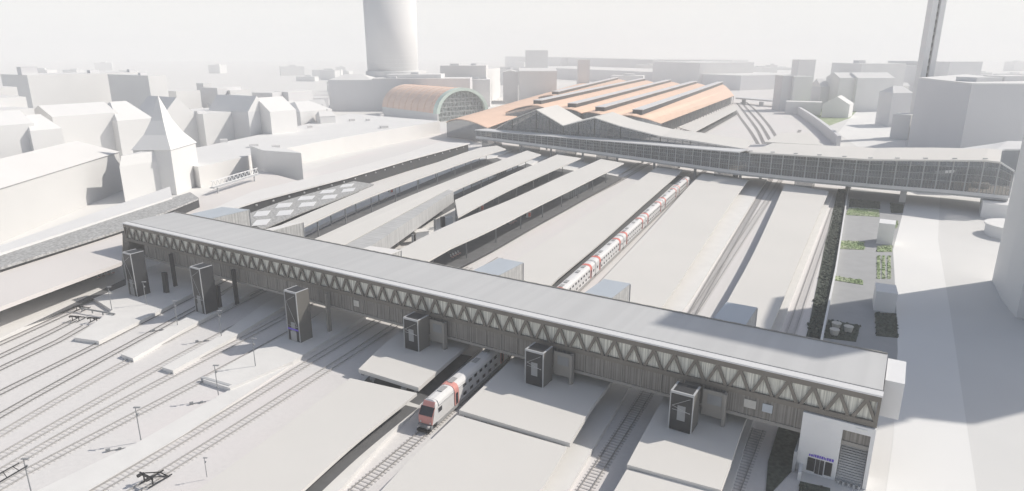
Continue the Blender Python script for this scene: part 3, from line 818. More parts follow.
bed([(890, 203), (903, 205), (903, 213), (891, 213)], 'dark small bed beside the passerelle pillar', HEDGE)
bed([(850, 199), (880, 202), (880, 209), (849, 207)], 'dark green bed in the shade under the passerelle edge', HEDGE)
bed([(841, 241), (864, 242), (864, 250), (840, 249)], 'green bed at the wall, level with the far white kiosk')
bed([(833, 276), (863, 281), (863, 285), (832, 280)], 'thin green bed halfway along the pale wall')
bed([(877, 246), (892, 246), (892, 252), (877, 252)], 'small green bed just below the far white kiosk')
for i, x in enumerate((877, 882, 887.5)):
    bed([(x, 256), (x + 3, 256), (x + 3, 279), (x, 279)], ['left', 'middle', 'right'][i] + 'most of three thin planted rows above the near white kiosk')
bed([(875, 313), (896, 314), (898, 338), (876, 336)], 'dark green bed directly below the near white kiosk', HEDGE)
bed([(828, 320), (860, 326), (856, 342), (824, 338)], 'dark green bed with three stone planters in front of the bridge', HEDGE)
bed([(893, 222), (898, 221), (897, 228), (893, 229)], 'tiny green bed at the right of the far white kiosk')
bed([(800, 482), (830, 489), (830, 500), (798, 496)], 'dark green bed at the bottom below the white entrance building', HEDGE)
for x, y, lab in ((836, 326, 'upper left stone planter in the dark green bed'), (834, 332.5, 'lower left stone planter in the dark green bed'), (848, 329.5, 'right-hand stone planter in the dark green bed')):
    p = at(x, y + 2, .16); mb = MB().tube((p.x, p.y, .16), (p.x, p.y, 1.3), .75, .95, 14).tube((p.x, p.y, 1.302), (p.x, p.y, 1.42), 1.0, 1.0, 14)
    tag(obj('stone_planter', mb, POTC), lab, 'planter')
def cabin(bl, br, ht, dp, lab):
    a, b = at(*bl), at(*br); d = (b - a); n_ = Vector((-d.y, d.x, 0)).normalized() * dp
    t = thing('park_kiosk', lab, 'kiosk', (a + b) / 2 + n_ * .5)
    obj('wall', MB().prism([a, b, b + n_, a + n_], .02, ht), WHITE, t)
    c = (a + b) / 2 + n_ * .5
    obj('roof', MB().prism([c + (p - c) * 1.02 for p in (a, b, b + n_, a + n_)], ht + .003, ht + .25), WFRAME, t)
cabin((876, 243.5), (892, 245.5), 6.5, 6.0, 'small white box kiosk in the park nearer the passerelle')
cabin((873.5, 310.5), (894.5, 313.5), 4.6, 6.5, 'white box kiosk in the park nearer the footbridge')

# ------------------------------------------------------------------ passerelle (far station concourse bridge)
ps = thing('station_passerelle', 'long glazed station concourse bridge with wavy grey roof across the far end', 'concourse bridge', (100, 300, 0))
front = [at(476, 138.5, 6), at(540, 147, 6), at(600, 155, 6), at(670, 165, 6), at(740, 175, 6), at(810, 182.5, 6), at(880, 189, 6), at(950, 194.5, 6), at(1008, 200.5, 6)]
FD = resample(front, 60)
def pnorm(i, arr):
    d = (arr[min(i + 1, len(arr) - 1)] - arr[max(i - 1, 0)]).normalized(); n_ = Vector((d.y, -d.x, 0))
    return n_ if n_.y > 0 else -n_
def off(arr, k): return [p + pnorm(i, arr) * k for i, p in enumerate(arr)]
def setz(arr, z): return [Vector((p.x, p.y, z)) for p in arr]
FB = off(FD, 30)
obj('deck', MB().strip(setz(FD, 7.6), setz(FB, 7.6), 1.8), MULL, ps)
mb = MB().strip(setz(off(FD, -.35), 7.75), setz(off(FD, -.05), 7.75), 1.2); obj('deck_edge', mb, BROOFE, ps)
# front glazing: lower gallery on the left, full height on the right
def pxof(p):
    dz = p.z - H; zc = p.y * cp - dz * sp
    return CX + F * p.x / zc
ztop = []
for p in FD:
    x = pxof(p); pts_ = [(470, 129.5), (600, 140.5), (735, 152), (760, 153), (866, 159.5), (990, 160.5), (1010, 172)]
    for (xa, ya), (xb, yb) in zip(pts_, pts_[1:]):
        if xa <= x <= xb: y = ya + (yb - ya) * (x - xa) / (xb - xa); break
    ztop.append(zcol(p.x, p.y, y))
GI = off(FD, .3)
mb = MB(); n = len(FD)
for i in range(n - 1):
    a, b = GI[i], GI[i + 1]
    nn_ = pnorm(i, FD) * .08
    mb.hexa([Vector((a.x, a.y, 7.62)), Vector((b.x, b.y, 7.62)), Vector((b.x, b.y, 7.62)) + nn_, Vector((a.x, a.y, 7.62)) + nn_, Vector((a.x, a.y, ztop[i] - .3)), Vector((b.x, b.y, ztop[i + 1] - .3)), Vector((b.x, b.y, ztop[i + 1] - .3)) + nn_, Vector((a.x, a.y, ztop[i] - .3)) + nn_])
obj('glazing', mb, PGLASS, ps)
mb = MB()
for i in range(n):
    p = FD[i]; mb.bar((p.x, p.y, 7.0), (p.x, p.y, ztop[i] - .2), .42, .3, 0, Vector((1, 0, 0)))
for i in range(n - 1):
    for k in (.3, .55, .8):
        a, b = FD[i], FD[i + 1]
        mb.bar((a.x, a.y, lerp(7.6, ztop[i], k)), (b.x, b.y, lerp(7.6, ztop[i + 1], k)), .12)
obj('mullion_grid', mb, MULL, ps)
# inner back wall so the glazing has depth, and escalator
mb = MB(); IW = off(FD, 24)
mb.strip([p + Vector((0, 0, 0)) for p in setz(IW, 13)], setz(off(FD, 24.3), 13), 5.3)
obj('inner_wall', mb, TSKIRT, ps)
mb = MB(); IM = off(FD, 9)
for k, z in ((9, 9.2), (16, 10.6)):
    q = off(FD, k)
    for i in range(0, n - 2, 2):
        if random.random() < .8: mb.bar((q[i].x, q[i].y, z), (q[i + 1].x, q[i + 1].y, z), .8, random.uniform(.4, 1.6))
obj('interior_fitting', mb, WHITE, ps)['kind'] = 'stuff'
e0, e1 = FD[50] + pnorm(50, FD) * 1.2, FD[56] + pnorm(56, FD) * 1.2
mb = MB().bar((e0.x, e0.y, 11.2), (e1.x, e1.y, 15.5), .8, 1.0)
e2 = FD[48] + pnorm(48, FD) * 1.2; mb.bar((e2.x, e2.y, 10.9), (e0.x, e0.y, 11.2), .8, 1.0)
obj('escalator', mb, WFRAME, ps)
# lower gallery roof (left) and the main roof
iL = [i for i in range(n) if pxof(FD[i]) < 745]; k_ = len(iL)
obj('gallery_roof', MB().strip([Vector((p.x, p.y, ztop[i] + .25)) for i, p in zip(iL, off(FD, -1.0)[:k_])], [Vector((p.x, p.y, ztop[i] + .25)) for i, p in zip(iL, off(FD, 9)[:k_])], .45), BROOFE, ps)
# wavy roof over the concourse: profile heights surveyed on a line 9 m behind the front
P9 = off(FD, 9)
prof = [(495, 129), (512, 119), (536, 109.5), (549, 117), (563, 125.5), (578, 121.5), (594, 117.5), (620, 126), (660, 136), (690, 140), (724, 145.5), (746, 149)]
def on_line(arr, x):
    for a, b in zip(arr, arr[1:]):
        xa, xb = pxof(a), pxof(b)
        if min(xa, xb) <= x <= max(xa, xb): return lerp(a, b, (x - xa) / (xb - xa))
    return arr[0] if x < pxof(arr[0]) else arr[-1]
WP = []
for x, y in prof:
    q = Vector((0, 0, 0)); arr = setz(P9, 15)
    q = on_line(arr, x); WP.append(Vector((q.x, q.y, zcol(q.x, q.y, y))))
dirb = Vector((.42, .907, 0))
obj('roof', MB().strip(WP, [p + dirb * (34 if i < 7 else 30) + Vector((0, 0, .4)) for i, p in enumerate(WP)], .5), ROOF, ps)
mb = MB()
for a, b in zip(WP, WP[1:]):
    d_ = dirb * .5; e_ = dirb * .6
    mb.hexa([Vector((a.x, a.y, 8)) + d_, Vector((b.x, b.y, 8)) + d_, Vector((b.x, b.y, 8)) + e_, Vector((a.x, a.y, 8)) + e_, a + d_ - Vector((0, 0, .52)), b + d_ - Vector((0, 0, .52)), b + e_ - Vector((0, 0, .52)), a + e_ - Vector((0, 0, .52))])
obj('gable_glazing', mb, PGLASS, ps)
mb = MB()
for a, b in zip(WP, WP[1:]):
    m_ = 4
    for k in range(m_ + 1):
        q = lerp(a, b, k / m_) + dirb * .35; mb.bar((q.x, q.y, 8), (q.x, q.y, q.z - .55), .3)
    for f_ in (.35, .62, .88):
        u, v = Vector((a.x, a.y, lerp(8, a.z, f_))) + dirb * .35, Vector((b.x, b.y, lerp(8, b.z, f_))) + dirb * .35
        mb.bar(u, v, .22)
obj('gable_frame', mb, FASCIA, ps)
iR = [i for i in range(n) if pxof(FD[i]) > 738 and pxof(FD[i]) < 993]
fr_ = off(FD, -1.6)
obj('roof', MB().strip([Vector((fr_[i].x, fr_[i].y, ztop[i] + .3)) for i in iR], [Vector((FB[i].x, FB[i].y, ztop[i] + 1.0)) for i in iR], .6), ROOF, ps)
for i in iR[::2]:
    p = fr_[i] + pnorm(i, FD) * 2.2; obj('roof_vent', MB().box((p.x, p.y, ztop[i] + .45), 1.6, .5, .3), MULL, ps)
# raised gable end at the right
g0 = [at(944, 150, 17), at(990, 143.5, 19), at(1003, 141, 20), at(1040, 141, 20)]
g1 = [at(955, 156, 15.5), at(991, 153, 17), at(1005, 149, 18), at(1040, 149, 18)]
obj('raised_roof', MB().strip(g1, [p + Vector((2, 0, .0)) for p in g0], .6), BROOFE, ps)
mb = MB()
for a, b in zip(g1[1:], g1[2:]):
    mb.hexa([Vector((a.x, a.y, 7)) + EN * .6, Vector((b.x, b.y, 7)) + EN * .6, Vector((b.x, b.y, 7)) + EN * .8, Vector((a.x, a.y, 7)) + EN * .8, a + EN * .6 - Vector((0, 0, .65)), b + EN * .6 - Vector((0, 0, .65)), b + EN * .8 - Vector((0, 0, .65)), a + EN * .8 - Vector((0, 0, .65))])
obj('gable_glazing', mb, PGLASS, ps)
mb = MB()
for i in range(n - 1):
    if pxof(FD[i]) > 745:
        a, b = FD[i] - pnorm(i, FD) * .3, FD[i + 1] - pnorm(i, FD) * .3
        mb.bar((a.x, a.y, ztop[i] - .1), (b.x, b.y, ztop[i + 1] - .1), .5, .55)
obj('roof_fascia', mb, BROOFE, ps)
mb = MB()
for i in range(n - 1):
    for f_ in (.25, .5, .75):
        a, b = lerp(FD[i], FD[i + 1], f_), FD[i]
        zz = lerp(ztop[i], ztop[i + 1], f_)
        mb.bar((a.x, a.y, 7.62), (a.x, a.y, zz - .3), .12, .12, 0, Vector((1, 0, 0)))
obj('glazing_grid', mb, FASCIA, ps)['kind'] = 'stuff'
mb = MB().strip(setz(off(FD, 1.0), 7.72), setz(off(FD, 22), 7.72), .1)
obj('floor', mb, mat('warm_stone_floor', (.62, .55, .46), .6, .05, .3), ps)
mb = MB()
for i in range(0, n - 1, 3):
    for kk, hh_ in ((4.0, 3.2), (12.0, 4.5)):
        q = off(FD, kk)[i]
        if random.random() < .7: mb.box((q.x, q.y, 7.73), random.uniform(3, 7), 2.5, random.uniform(1.5, hh_), 0, -.5)
obj('shop_unit', mb, mat('warm_shop_unit', (.60, .52, .42), .6, .15, .3), ps)['kind'] = 'stuff'
# pillars
for (x, y) in ((902, 202), (848, 189), (735, 181)):
    p = at(x, y, 0); obj('pillar', MB().box((p.x, p.y, .02), 2.2, 1.6, 5.7, 0, -.5), BROOFE, ps)
for i in range(3, 40, 5):
    for k in (3, 25):
        p = off(FD, k)[i]; obj('pillar', MB().box((p.x, p.y, .3), 1.0, 1.0, 5.45), TSKIRT, ps)
for x_ in (492, 530, 566, 607, 668, 725, 805):
    q = on_line(setz(off(FD, 7), 5), x_)
    obj('stair_core', MB().box((q.x, q.y, .83), 7, 13, 4.9, 0, -.5), PGLASS, ps)
p0, p1 = at(980, 217, 0), at(1012, 221, 0)
tag(obj('support_block', MB().prism([p0, p1, p1 + Vector((9, 14, 0)), p0 + Vector((9, 14, 0))], .02, 5.4), WFRAME), 'white block supporting the right end of the glazed concourse bridge', 'building')
p = at(998, 236, 0)
t = thing('round_pavilion', 'low round white pavilion at the right edge below the concourse bridge', 'pavilion', (p.x + 5, p.y, 0))
mb = MB().tube((p.x + 5, p.y, .02), (p.x + 5, p.y, 3.4), 8, 8, 40); obj('wall', mb, WFRAME, t)
obj('roof', MB().tube((p.x + 5, p.y, 3.404), (p.x + 5, p.y, 3.9), 8.5, 8.5, 40), WHITE, t)
# wing roof behind the passerelle
P = [at(765, 142, 14), at(781, 132.5, 14), at(811, 132.5, 14), at(822, 145, 14)]
t = thing('rear_wing', 'flat pale roof wing projecting behind the concourse bridge above the far tracks', 'building', (P[0].x, P[0].y, 0))
c = sum(P, Vector()) / 4
obj('roof', MB().prism(P, 13.2, 14), ROOF, t)
obj('wall', MB().prism([c + (q - c) * .94 for q in P], .02, 13.196), PGLASS, t)

# ------------------------------------------------------------------ salmon train halls
ridges = [((470, 118), (608, 79.5)), ((551, 90), (622, 79)), ((530, 105), (644, 80.5)), ((566, 108.5), (669.5, 82)), ((593, 113), (695, 83)), ((632, 116), (721, 84))]
def hall(rn, rf, ln, lf, rrn, rrf, lab, zr=19, zv=14.5, zv2=None, sky=True, gz=8):
    zv2 = zv if zv2 is None else zv2
    A = [at(*ln, zv), at(*rn, zr), at(*rrn, zv2)]; Bq = [at(*lf, zv), at(*rf, zr), at(*rrf, zv2)]
    def arc(T):
        out = []
        for k in range(7):
            u = k / 6
            out.append((1 - u) ** 2 * T[0] + 2 * u * (1 - u) * (T[1] * 2 - (T[0] + T[2]) * .5) + u * u * T[2])
        return out
    a, b = arc(A), arc(Bq)
    t = thing('train_hall', lab, 'train hall', (A[1].x, A[1].y, 0))
    mb = MB(); m_ = len(a)
    dn_ = Vector((0, 0, -.5))
    vs = a + b + [p + dn_ for p in a] + [p + dn_ for p in b]
    fs = []
    for k in range(m_ - 1):
        fs.append([k, k + 1, m_ + k + 1, m_ + k]); fs.append([2 * m_ + k, 3 * m_ + k, 3 * m_ + k + 1, 2 * m_ + k + 1])
    fs.append(list(range(m_)) + [2 * m_ + k for k in range(m_)][::-1]); fs.append([m_ + k for k in range(m_)] + [3 * m_ + k for k in range(m_)][::-1])
    fs.append([0, m_, 3 * m_, 2 * m_]); fs.append([m_ - 1, 2 * m_ - 1, 4 * m_ - 1, 3 * m_ - 1])
    mb.add(vs, fs); obj('roof', mb, SALMON, t)
    for T, nm in ((a, 'end_glazing'), (b, 'end_glazing')):
        base = [Vector((p.x, p.y, gz)) for p in T]; off_ = (Bq[1] - A[1]).normalized() * (1.2 if T is a else -1.2)
        mb = MB()
        for k in range(m_ - 1):
            mb.hexa([base[k] + off_, base[k + 1] + off_, base[k + 1] + off_ * 1.2, base[k] + off_ * 1.2, T[k] + off_ + dn_, T[k + 1] + off_ + dn_, T[k + 1] + off_ * 1.2 + dn_, T[k] + off_ * 1.2 + dn_])
        obj(nm, mb, PGLASS, t)
    if sky:
        r0, r1 = lerp(a[3], b[3], .03), lerp(a[3], b[3], .985)
        d = (r1 - r0).normalized(); x = Vector((d.y, -d.x, 0)) * 3.2; up = Vector((0, 0, 1))
        s_ = obj('skylight', MB().hexa([r0 - x - up * .6, r0 + x - up * .6, r1 + x - up * .6, r1 - x - up * .6, r0 - x + up * 2.4, r0 + x + up * 2.4, r1 + x + up * 2.4, r1 - x + up * 2.4]), CHAR, t)
        x *= 1.12
        obj('skylight_roof', MB().hexa([r0 - x + up * 2.41, r0 + x + up * 2.41, r1 + x + up * 2.41, r1 - x + up * 2.41, r0 - x + up * 2.75, r0 + x + up * 2.75, r1 + x + up * 2.75, r1 - x + up * 2.75]), BROOFE, s_)
    return a, b, t
hall((462, 119), (585, 83), (446, 122), (572, 86), (487, 127.5), (597, 87), 'low salmon barrel hall at the left end of the train halls, with arched front', 14, 11, 11, sky=False, gz=.3)
hall((552, 95), (617, 79), (538, 97), (606, 82), (560, 101), (632, 83), 'salmon hall roof furthest back on the left, with a short dark skylight', 18, 15)
hall((531, 105), (644, 80), (505, 112), (630, 83), (548, 110), (656, 84), 'salmon train hall roof with a long dark ridge skylight reaching furthest left', 19, 15)
hall((566, 108.5), (669.5, 81.5), (547, 110.5), (656, 84), (582, 113), (683, 85.5), 'salmon train hall roof, second in from the left of the four big ones', 19, 15)
hall((594, 112.5), (695, 83), (582, 113), (683, 85.5), (612, 118), (709, 87), 'salmon train hall roof with broad skylight, third of the four big ones', 19, 15)
a, b, t = hall((632, 115.5), (721, 83.5), (612, 118), (709, 87), (661, 123), (734, 95.5), 'rightmost salmon train hall with a smooth outer slope and dark open side', 19, 15, 10)
mb = MB()
u, v = a[-1], b[-1]
for k in range(26):
    q = lerp(u, v, k / 25); mb.box((q.x - .6, q.y, .3), .5, .5, q.z - .9)
obj('column', mb, FASCIA, t)['kind'] = 'stuff'
x = Vector((-3, .6, 0))
obj('side_wall', MB().hexa([Vector((u.x, u.y, .3)) + x, Vector((v.x, v.y, .3)) + x, Vector((v.x, v.y, .3)) + x * 1.1, Vector((u.x, u.y, .3)) + x * 1.1, u + x - Vector((0, 0, .9)), v + x - Vector((0, 0, .9)), v + x * 1.1 - Vector((0, 0, .9)), u + x * 1.1 - Vector((0, 0, .9))]), CHAR, t)
canopy([(678, 127), (735, 104.5)], [(694, 132), (738, 109)], 'pale far canopy beside the rightmost salmon hall', 5.5, 6, .5, ROOF, True, .2, 30)
# barrel hall on the left
FL, FR_ = Vector((-64, 575, 0)), Vector((-22, 610, 0)); ax = Vector((-62, 78, 0))
t = thing('barrel_hall', 'big salmon barrel-vaulted hall with mint trim and arched glass front', 'hall', (-80, 630, 0))
mid_ = (FL + FR_) / 2; half = (FR_ - FL) / 2; hz = 7.0; hh = 20.5
def arcp(k, sc=1.0, shift=Vector((0, 0, 0))):
    th_ = math.pi * (1 - k); return mid_ + half * (math.cos(th_) * sc) + Vector((0, 0, hz + hh * math.sin(th_) * sc)) + shift
K = 20
def vault(sc0, sc1, s0, s1):
    mb = MB(); o = [arcp(k / K, sc0, s0) for k in range(K + 1)] + [arcp(k / K, sc0, s1) for k in range(K + 1)] + [arcp(k / K, sc1, s0) for k in range(K + 1)] + [arcp(k / K, sc1, s1) for k in range(K + 1)]
    M = K + 1; fs = []
    for k in range(K):
        fs += [[k, k + 1, M + k + 1, M + k], [2 * M + k, 3 * M + k, 3 * M + k + 1, 2 * M + k + 1], [k, 2 * M + k, 2 * M + k + 1, k + 1], [M + k, M + k + 1, 3 * M + k + 1, 3 * M + k]]
    fs += [[0, M, 3 * M, 2 * M], [K, 2 * M + K, 3 * M + K, M + K]]
    return mb.add(o, fs)
obj('roof', vault(1.0, .96, ax * .06, ax), SALM2, t)
obj('trim', vault(1.02, .90, ax * .0, ax * .0598), MINT, t)
mb = MB()
for k in range(1, 9): 
    s_ = ax * (k / 9); v_ = vault(1.012, .99, s_, s_ + ax.normalized() * .8); mb.v, mb.f, mb.m = mb.v + v_.v, mb.f + [[i + len(mb.v) for i in f] for f in v_.f], mb.m + v_.m
obj('seam', mb, SALMON, t)
mb = MB()
c_ = mid_ + Vector((0, 0, hz)) + ax * .03
vs = [arcp(k / K, .895, ax * .03) for k in range(K + 1)]
mb.add([c_ + half * -.895 - Vector((0, 0, 6.9))] + vs + [c_ + half * .895 - Vector((0, 0, 6.9))], [list(range(K + 3))])
obj('glass_front', mb, mat('arch_lattice_glass', (.30, .33, .32), .4, .7, .55), t)
mb = MB()
for k in range(1, 12):
    u_ = -1 + 2 * k / 12; zt = hz + hh * .895 * math.sqrt(max(0, 1 - u_ * u_)); p = mid_ + half * (.895 * u_) + ax * .024
    mb.bar((p.x, p.y, .3), (p.x, p.y, zt), .5, .3)
for z in (4, 8, 12, 16, 19):
    u_ = .895 if z < hz else .895 * math.sqrt(max(0, 1 - ((z - hz) / (hh * .895)) ** 2))
    mb.bar(mid_ + half * -u_ + ax * .022 + Vector((0, 0, z)), mid_ + half * u_ + ax * .022 + Vector((0, 0, z)), .3, .5)
obj('glazing_grid', mb, MULL, t)['kind'] = 'stuff'
obj('side_wall', MB().prism([FL, FL + ax, FL + ax + half * .04, FL + half * .04], .02, hz), WHITE, t)
obj('side_wall', MB().prism([FR_, FR_ + ax, FR_ + ax - half * .04, FR_ - half * .04], .02, hz), WHITE, t)

# ------------------------------------------------------------------ white city blocks
def block(p0, Y0, p1, depth, label, cat='building', roof='flat', rh=4.0, m=WHITE, name='city_building', extra=(), skew=None, over=.0):
    A = atY(p0[0], p0[1], Y0); zt = A.z
    # second corner at the same height
    Bp = at(p1[0], p1[1], zt) if zt < 54 else atY(p1[0], p1[1], Y0)
    A = Vector((A.x, A.y, 0)); Bp = Vector((Bp.x, Bp.y, 0))
    if (Bp - A).length > 400 or (Bp - A).dot(Vector((1, 0, 0))) < 0: 
        Bp = atY(p1[0], p1[1], Y0); Bp.z = 0
    if skew is None: skew = 1.5 if p0[0] < 330 and m is WHITE else None
    if skew is not None:
        Y1 = Y0
        for _ in range(30):
            zc = Y1 * cp - (zt - H) * sp; X1 = (p1[0] - CX) / F * zc; Y1 = lerp(Y1, Y0 + skew * (X1 - A.x), .5)
        Bp = Vector((X1, Y1, 0))
    d = Bp - A; n_ = Vector((-d.y, d.x, 0)).normalized()
    if n_.y < 0: n_ = -n_
    C_, D_ = Bp + n_ * depth, A + n_ * depth
    c = (A + C_) / 2
    t = thing(name, label, cat, (c.x, c.y, 0))
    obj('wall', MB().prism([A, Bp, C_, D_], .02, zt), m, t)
    up = Vector((0, 0, zt + .004))
    if roof == 'flat':
        obj('roof', MB().prism([A, Bp, C_, D_], zt + .004, zt + .5), WHITE, t)
        e = MB()
        for k, (u_, v_, w_, h_) in enumerate(extra):
            q = lerp(lerp(A, Bp, u_), lerp(D_, C_, u_), v_); e = MB().box((q.x, q.y, zt + .505), w_, w_ * .7, h_, 0, math.atan2(d.y, d.x))
            obj('roof_box', e, GREYB, t)
    elif roof == 'gable':                  # ridge parallel to the front
        M0, M1 = lerp(A, D_, .5), lerp(Bp, C_, .5)
        ov = -n_ * over
        vs = [A + up, Bp + up, C_ + up, D_ + up, M0 + up + Vector((0, 0, rh)), M1 + up + Vector((0, 0, rh))]
        obj('roof', MB().add(vs, [[0, 1, 5, 4], [2, 3, 4, 5], [0, 4, 3], [1, 2, 5], [3, 2, 1, 0]]), WHITE, t)
    elif roof == 'gable_end':              # ridge running away
        M0, M1 = lerp(A, Bp, .5), lerp(D_, C_, .5)
        vs = [A + up, Bp + up, C_ + up, D_ + up, M0 + up + Vector((0, 0, rh)), M1 + up + Vector((0, 0, rh))]
        obj('roof', MB().add(vs, [[0, 4, 5, 3], [1, 2, 5, 4], [0, 1, 4], [2, 3, 5], [3, 2, 1, 0]]), WHITE, t)
    elif roof == 'hip':
        M0, M1 = lerp(lerp(A, D_, .5), lerp(Bp, C_, .5), .28), lerp(lerp(A, D_, .5), lerp(Bp, C_, .5), .72)
        vs = [A + up, Bp + up, C_ + up, D_ + up, M0 + up + Vector((0, 0, rh)), M1 + up + Vector((0, 0, rh))]
        obj('roof', MB().add(vs, [[0, 1, 5, 4], [2, 3, 4, 5], [0, 4, 3], [1, 2, 5], [3, 2, 1, 0]]), WHITE, t)
    return t
# near left long building
fac = [Vector((-150, 70, 0)), Vector((-158, 160, 0)), Vector((-162, 200, 0)), Vector((-170.5, 286, 0))]
t = thing('long_building', 'huge plain white building filling the left edge, with low pitched roof', 'building', (-172, 170, 0))
nl = Vector((-1, -.06, 0))
mb = MB(); B2 = [p + nl * 34 for p in fac]
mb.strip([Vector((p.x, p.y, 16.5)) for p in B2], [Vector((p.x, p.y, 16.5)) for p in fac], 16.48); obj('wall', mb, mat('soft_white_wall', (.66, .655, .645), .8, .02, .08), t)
mb = MB(); vs = []
for p in fac: q = p + nl * 17; r_ = p + nl * 34; vs += [(p.x + .6, p.y, 16.504), (q.x, q.y, 21.5), (r_.x, r_.y, 16.504)]
fs = []
for i in range(3):
    o_ = 3 * i; fs += [[o_, o_ + 3, o_ + 4, o_ + 1], [o_ + 1, o_ + 4, o_ + 5, o_ + 2], [o_, o_ + 2, o_ + 5, o_ + 3]]
fs += [[0, 1, 2], [11, 10, 9]]
obj('roof', MB().add(vs, fs), WHITE2, t)
# gabled wing with spire tower
t = thing('gabled_wing', 'white gabled wing left of the spire with a shaded upper face', 'building', (-155, 272, 0))
A, Bp = at(125.5, 203), at(172, 193); n_ = Vector((.08, .997, 0)) * 22
C_, D_ = Bp + n_, A + n_; zt = zcol(A.x, A.y, 158); v1 = n_.normalized() * 2.2
obj('wall', MB().hexa([A, Bp, C_, D_] + [q + Vector((0, 0, z_)) + k_ for q, z_, k_ in ((A, zt * .8, v1 * 0), (Bp, zt * .8, v1 * 0), (C_, zt, v1 * 0), (D_, zt, v1 * 0))]), WHITE, t)
e1 = Vector((0, 0, zt * .8 + .01)); e2 = Vector((0, 0, zt + .5))
obj('roof', MB().hexa([A + e1, Bp + e1, C_ + Vector((0, 0, zt + .01)), D_ + Vector((0, 0, zt + .01)), A + e2 + v1, Bp + e2 + v1, C_ + e2, D_ + e2]), WHITE, t)
C0, C1 = at(177, 195), at(201, 184.5)
e_ = C1 - C0; n_ = Vector((-e_.y, e_.x, 0)).normalized() * 15.5
ct = C0 + e_ * .5 + n_ * .5
t = thing('spire_tower', 'stout white church tower with a flared pointed spire beside the station', 'tower', (ct.x, ct.y, 0))
zt = zcol(C0.x, C0.y, 150); za = zcol(ct.x, ct.y, 95)
sq = [C0, C1, C1 + n_, C0 + n_]
obj('shaft', MB().prism(sq, .02, zt), WHITE, t)
def ring(k, z): return [Vector((ct.x + (q.x - ct.x) * k, ct.y + (q.y - ct.y) * k, z)) for q in sq]
vs = ring(1.06, zt + .01) + ring(.62, lerp(zt, za, .26)) + ring(.34, lerp(zt, za, .52)) + ring(.16, lerp(zt, za, .78)) + [Vector((ct.x, ct.y, za))]
fs = [[3, 2, 1, 0]]
for o_ in (0, 4, 8):
    for k in range(4): fs.append([o_ + k, o_ + (k + 1) % 4, o_ + 4 + (k + 1) % 4, o_ + 4 + k])
for k in range(4): fs.append([12 + k, 12 + (k + 1) % 4, 16])
obj('spire', MB().add(vs, fs), WHITE, t)
# long flat station building
P = [at(201, 188, 0), at(262, 172, 0), at(345, 153, 0), at(440, 134, 0)]
zt = 9.0
t = thing('station_building', 'long flat white station building with small roof boxes, up to the salmon barrel', 'building', (P[1].x, P[1].y, 0))
nb = Vector((-.80, .6, 0))
fr2 = [Vector((p.x, p.y, zt)) for p in P]; bk2 = [Vector((p.x, p.y, zt)) + nb * k_ for p, k_ in zip(P, (48, 48, 62, 100))]
obj('wall', MB().strip(bk2, fr2, zt - .02), WHITE2, t)
obj('roof', MB().strip([p + Vector((0, 0, .5)) for p in bk2], [p + Vector((0, 0, .5)) for p in fr2], .49), WHITE, t)
mb = None
for (x, y, w_) in ((224, 142, 4), (254, 147, 4.5), (276, 148, 4), (310, 128, 3), (352, 121, 4), (368, 121, 3), (384, 128, 5), (382, 116, 3)):
    p = at(x, y, zt + .5); obj('roof_box', MB().box((p.x, p.y, zt + .502), w_, w_ * .8, 1.6, 0, .4), WHITE2, t)
A, Bp = at(264, 184, 0), at(304, 184.5, 0); zt = zcol(Bp.x, Bp.y, 153)
d = Vector((-12, 16, 0))
t = tag(obj('stage_tower', MB().prism([at(266, 181, 0), Bp, Bp + d, at(266, 181, 0) + d], .02, zt), WHITE), 'tall plain white box with a shaded front rising behind the diamond canopy', 'building')

block((27, 76), 430, (146, 76), 40, 'tall long white apartment block on the skyline at the far left', extra=((.05, .2, 9, 5), (.6, .3, 6, 2), (.95, .3, 5, 2)))
block((148, 76.5), 425, (166, 75.5), 50, 'white end block at the right end of the tall skyline apartment block', extra=((.4, .3, 4, 1.5),))
block((-40, 90), 330, (17, 92), 40, 'stepped white block cut by the left edge, upper level', extra=((.6, .3, 4, 1.5), (.85, .6, 3, 1.5)))
block((-40, 101), 300, (26, 100), 28, 'stepped white block cut by the left edge, middle level')
block((-40, 114), 280, (34, 112), 24, 'stepped white block cut by the left edge, lower level')
block((52, 117), 330, (118, 110), 26, 'long white pitched-roof house row left of the hipped house', roof='gable', rh=5)
block((-30, 128), 270, (34, 130), 24, 'white house with a low gable close to the left edge', roof='gable', rh=5)
block((30, 131), 285, (62, 126), 20, 'small white hipped house behind the huge left building', roof='hip', rh=6)
block((117, 121), 350, (153, 118), 30, 'white house with a tall hipped roof left of the spire', roof='hip', rh=9)
block((158, 122), 380, (200, 114), 30, 'white house with steep roof just behind the spire tip', roof='gable_end', rh=13)
block((203, 115), 395, (247, 112), 40, 'plain flat white block between the spire and the grey gabled house', extra=((.1, .2, 5, 1.5),))
block((248, 112), 405, (268, 110), 34, 'house with a grey shaded gable end among the left white roofs', roof='gable_end', rh=9, m=GREYB)
block((270, 112), 408, (296, 108), 24, 'white house with a broad bright roof left of the ramped house', roof='gable', rh=8)
block((300, 112), 470, (332, 110), 30, 'small white dormer house with two round windows', roof='hip', rh=6)
for i, (x0, y0, x1, Y, dp, lab) in enumerate([(176, 92, 200, 520, 30, 'far pale block left in the row behind the spire'), (201, 88, 217, 560, 25, 'far grey-white block with a square top above the spire roofs'), (203, 84, 211, 570, 10, 'small square penthouse on the far grey-white block'), (219, 96, 228, 540, 18, 'small far grey cube between two pale blocks'), (230, 91, 250, 560, 30, 'far pale block with a slab roof, left of a ramp'), (252, 93, 272, 590, 30, 'far low white block behind the grey gabled house'), (236, 96, 248, 520, 12, 'low white box in front of the far slab-roof block'), (274, 92, 288, 600, 30, 'far slanted white block by the gap in the skyline')]):
    block((x0, y0), Y, (x1, y0 + .5), dp, lab, m=GREYB if i % 2 else WHITE)
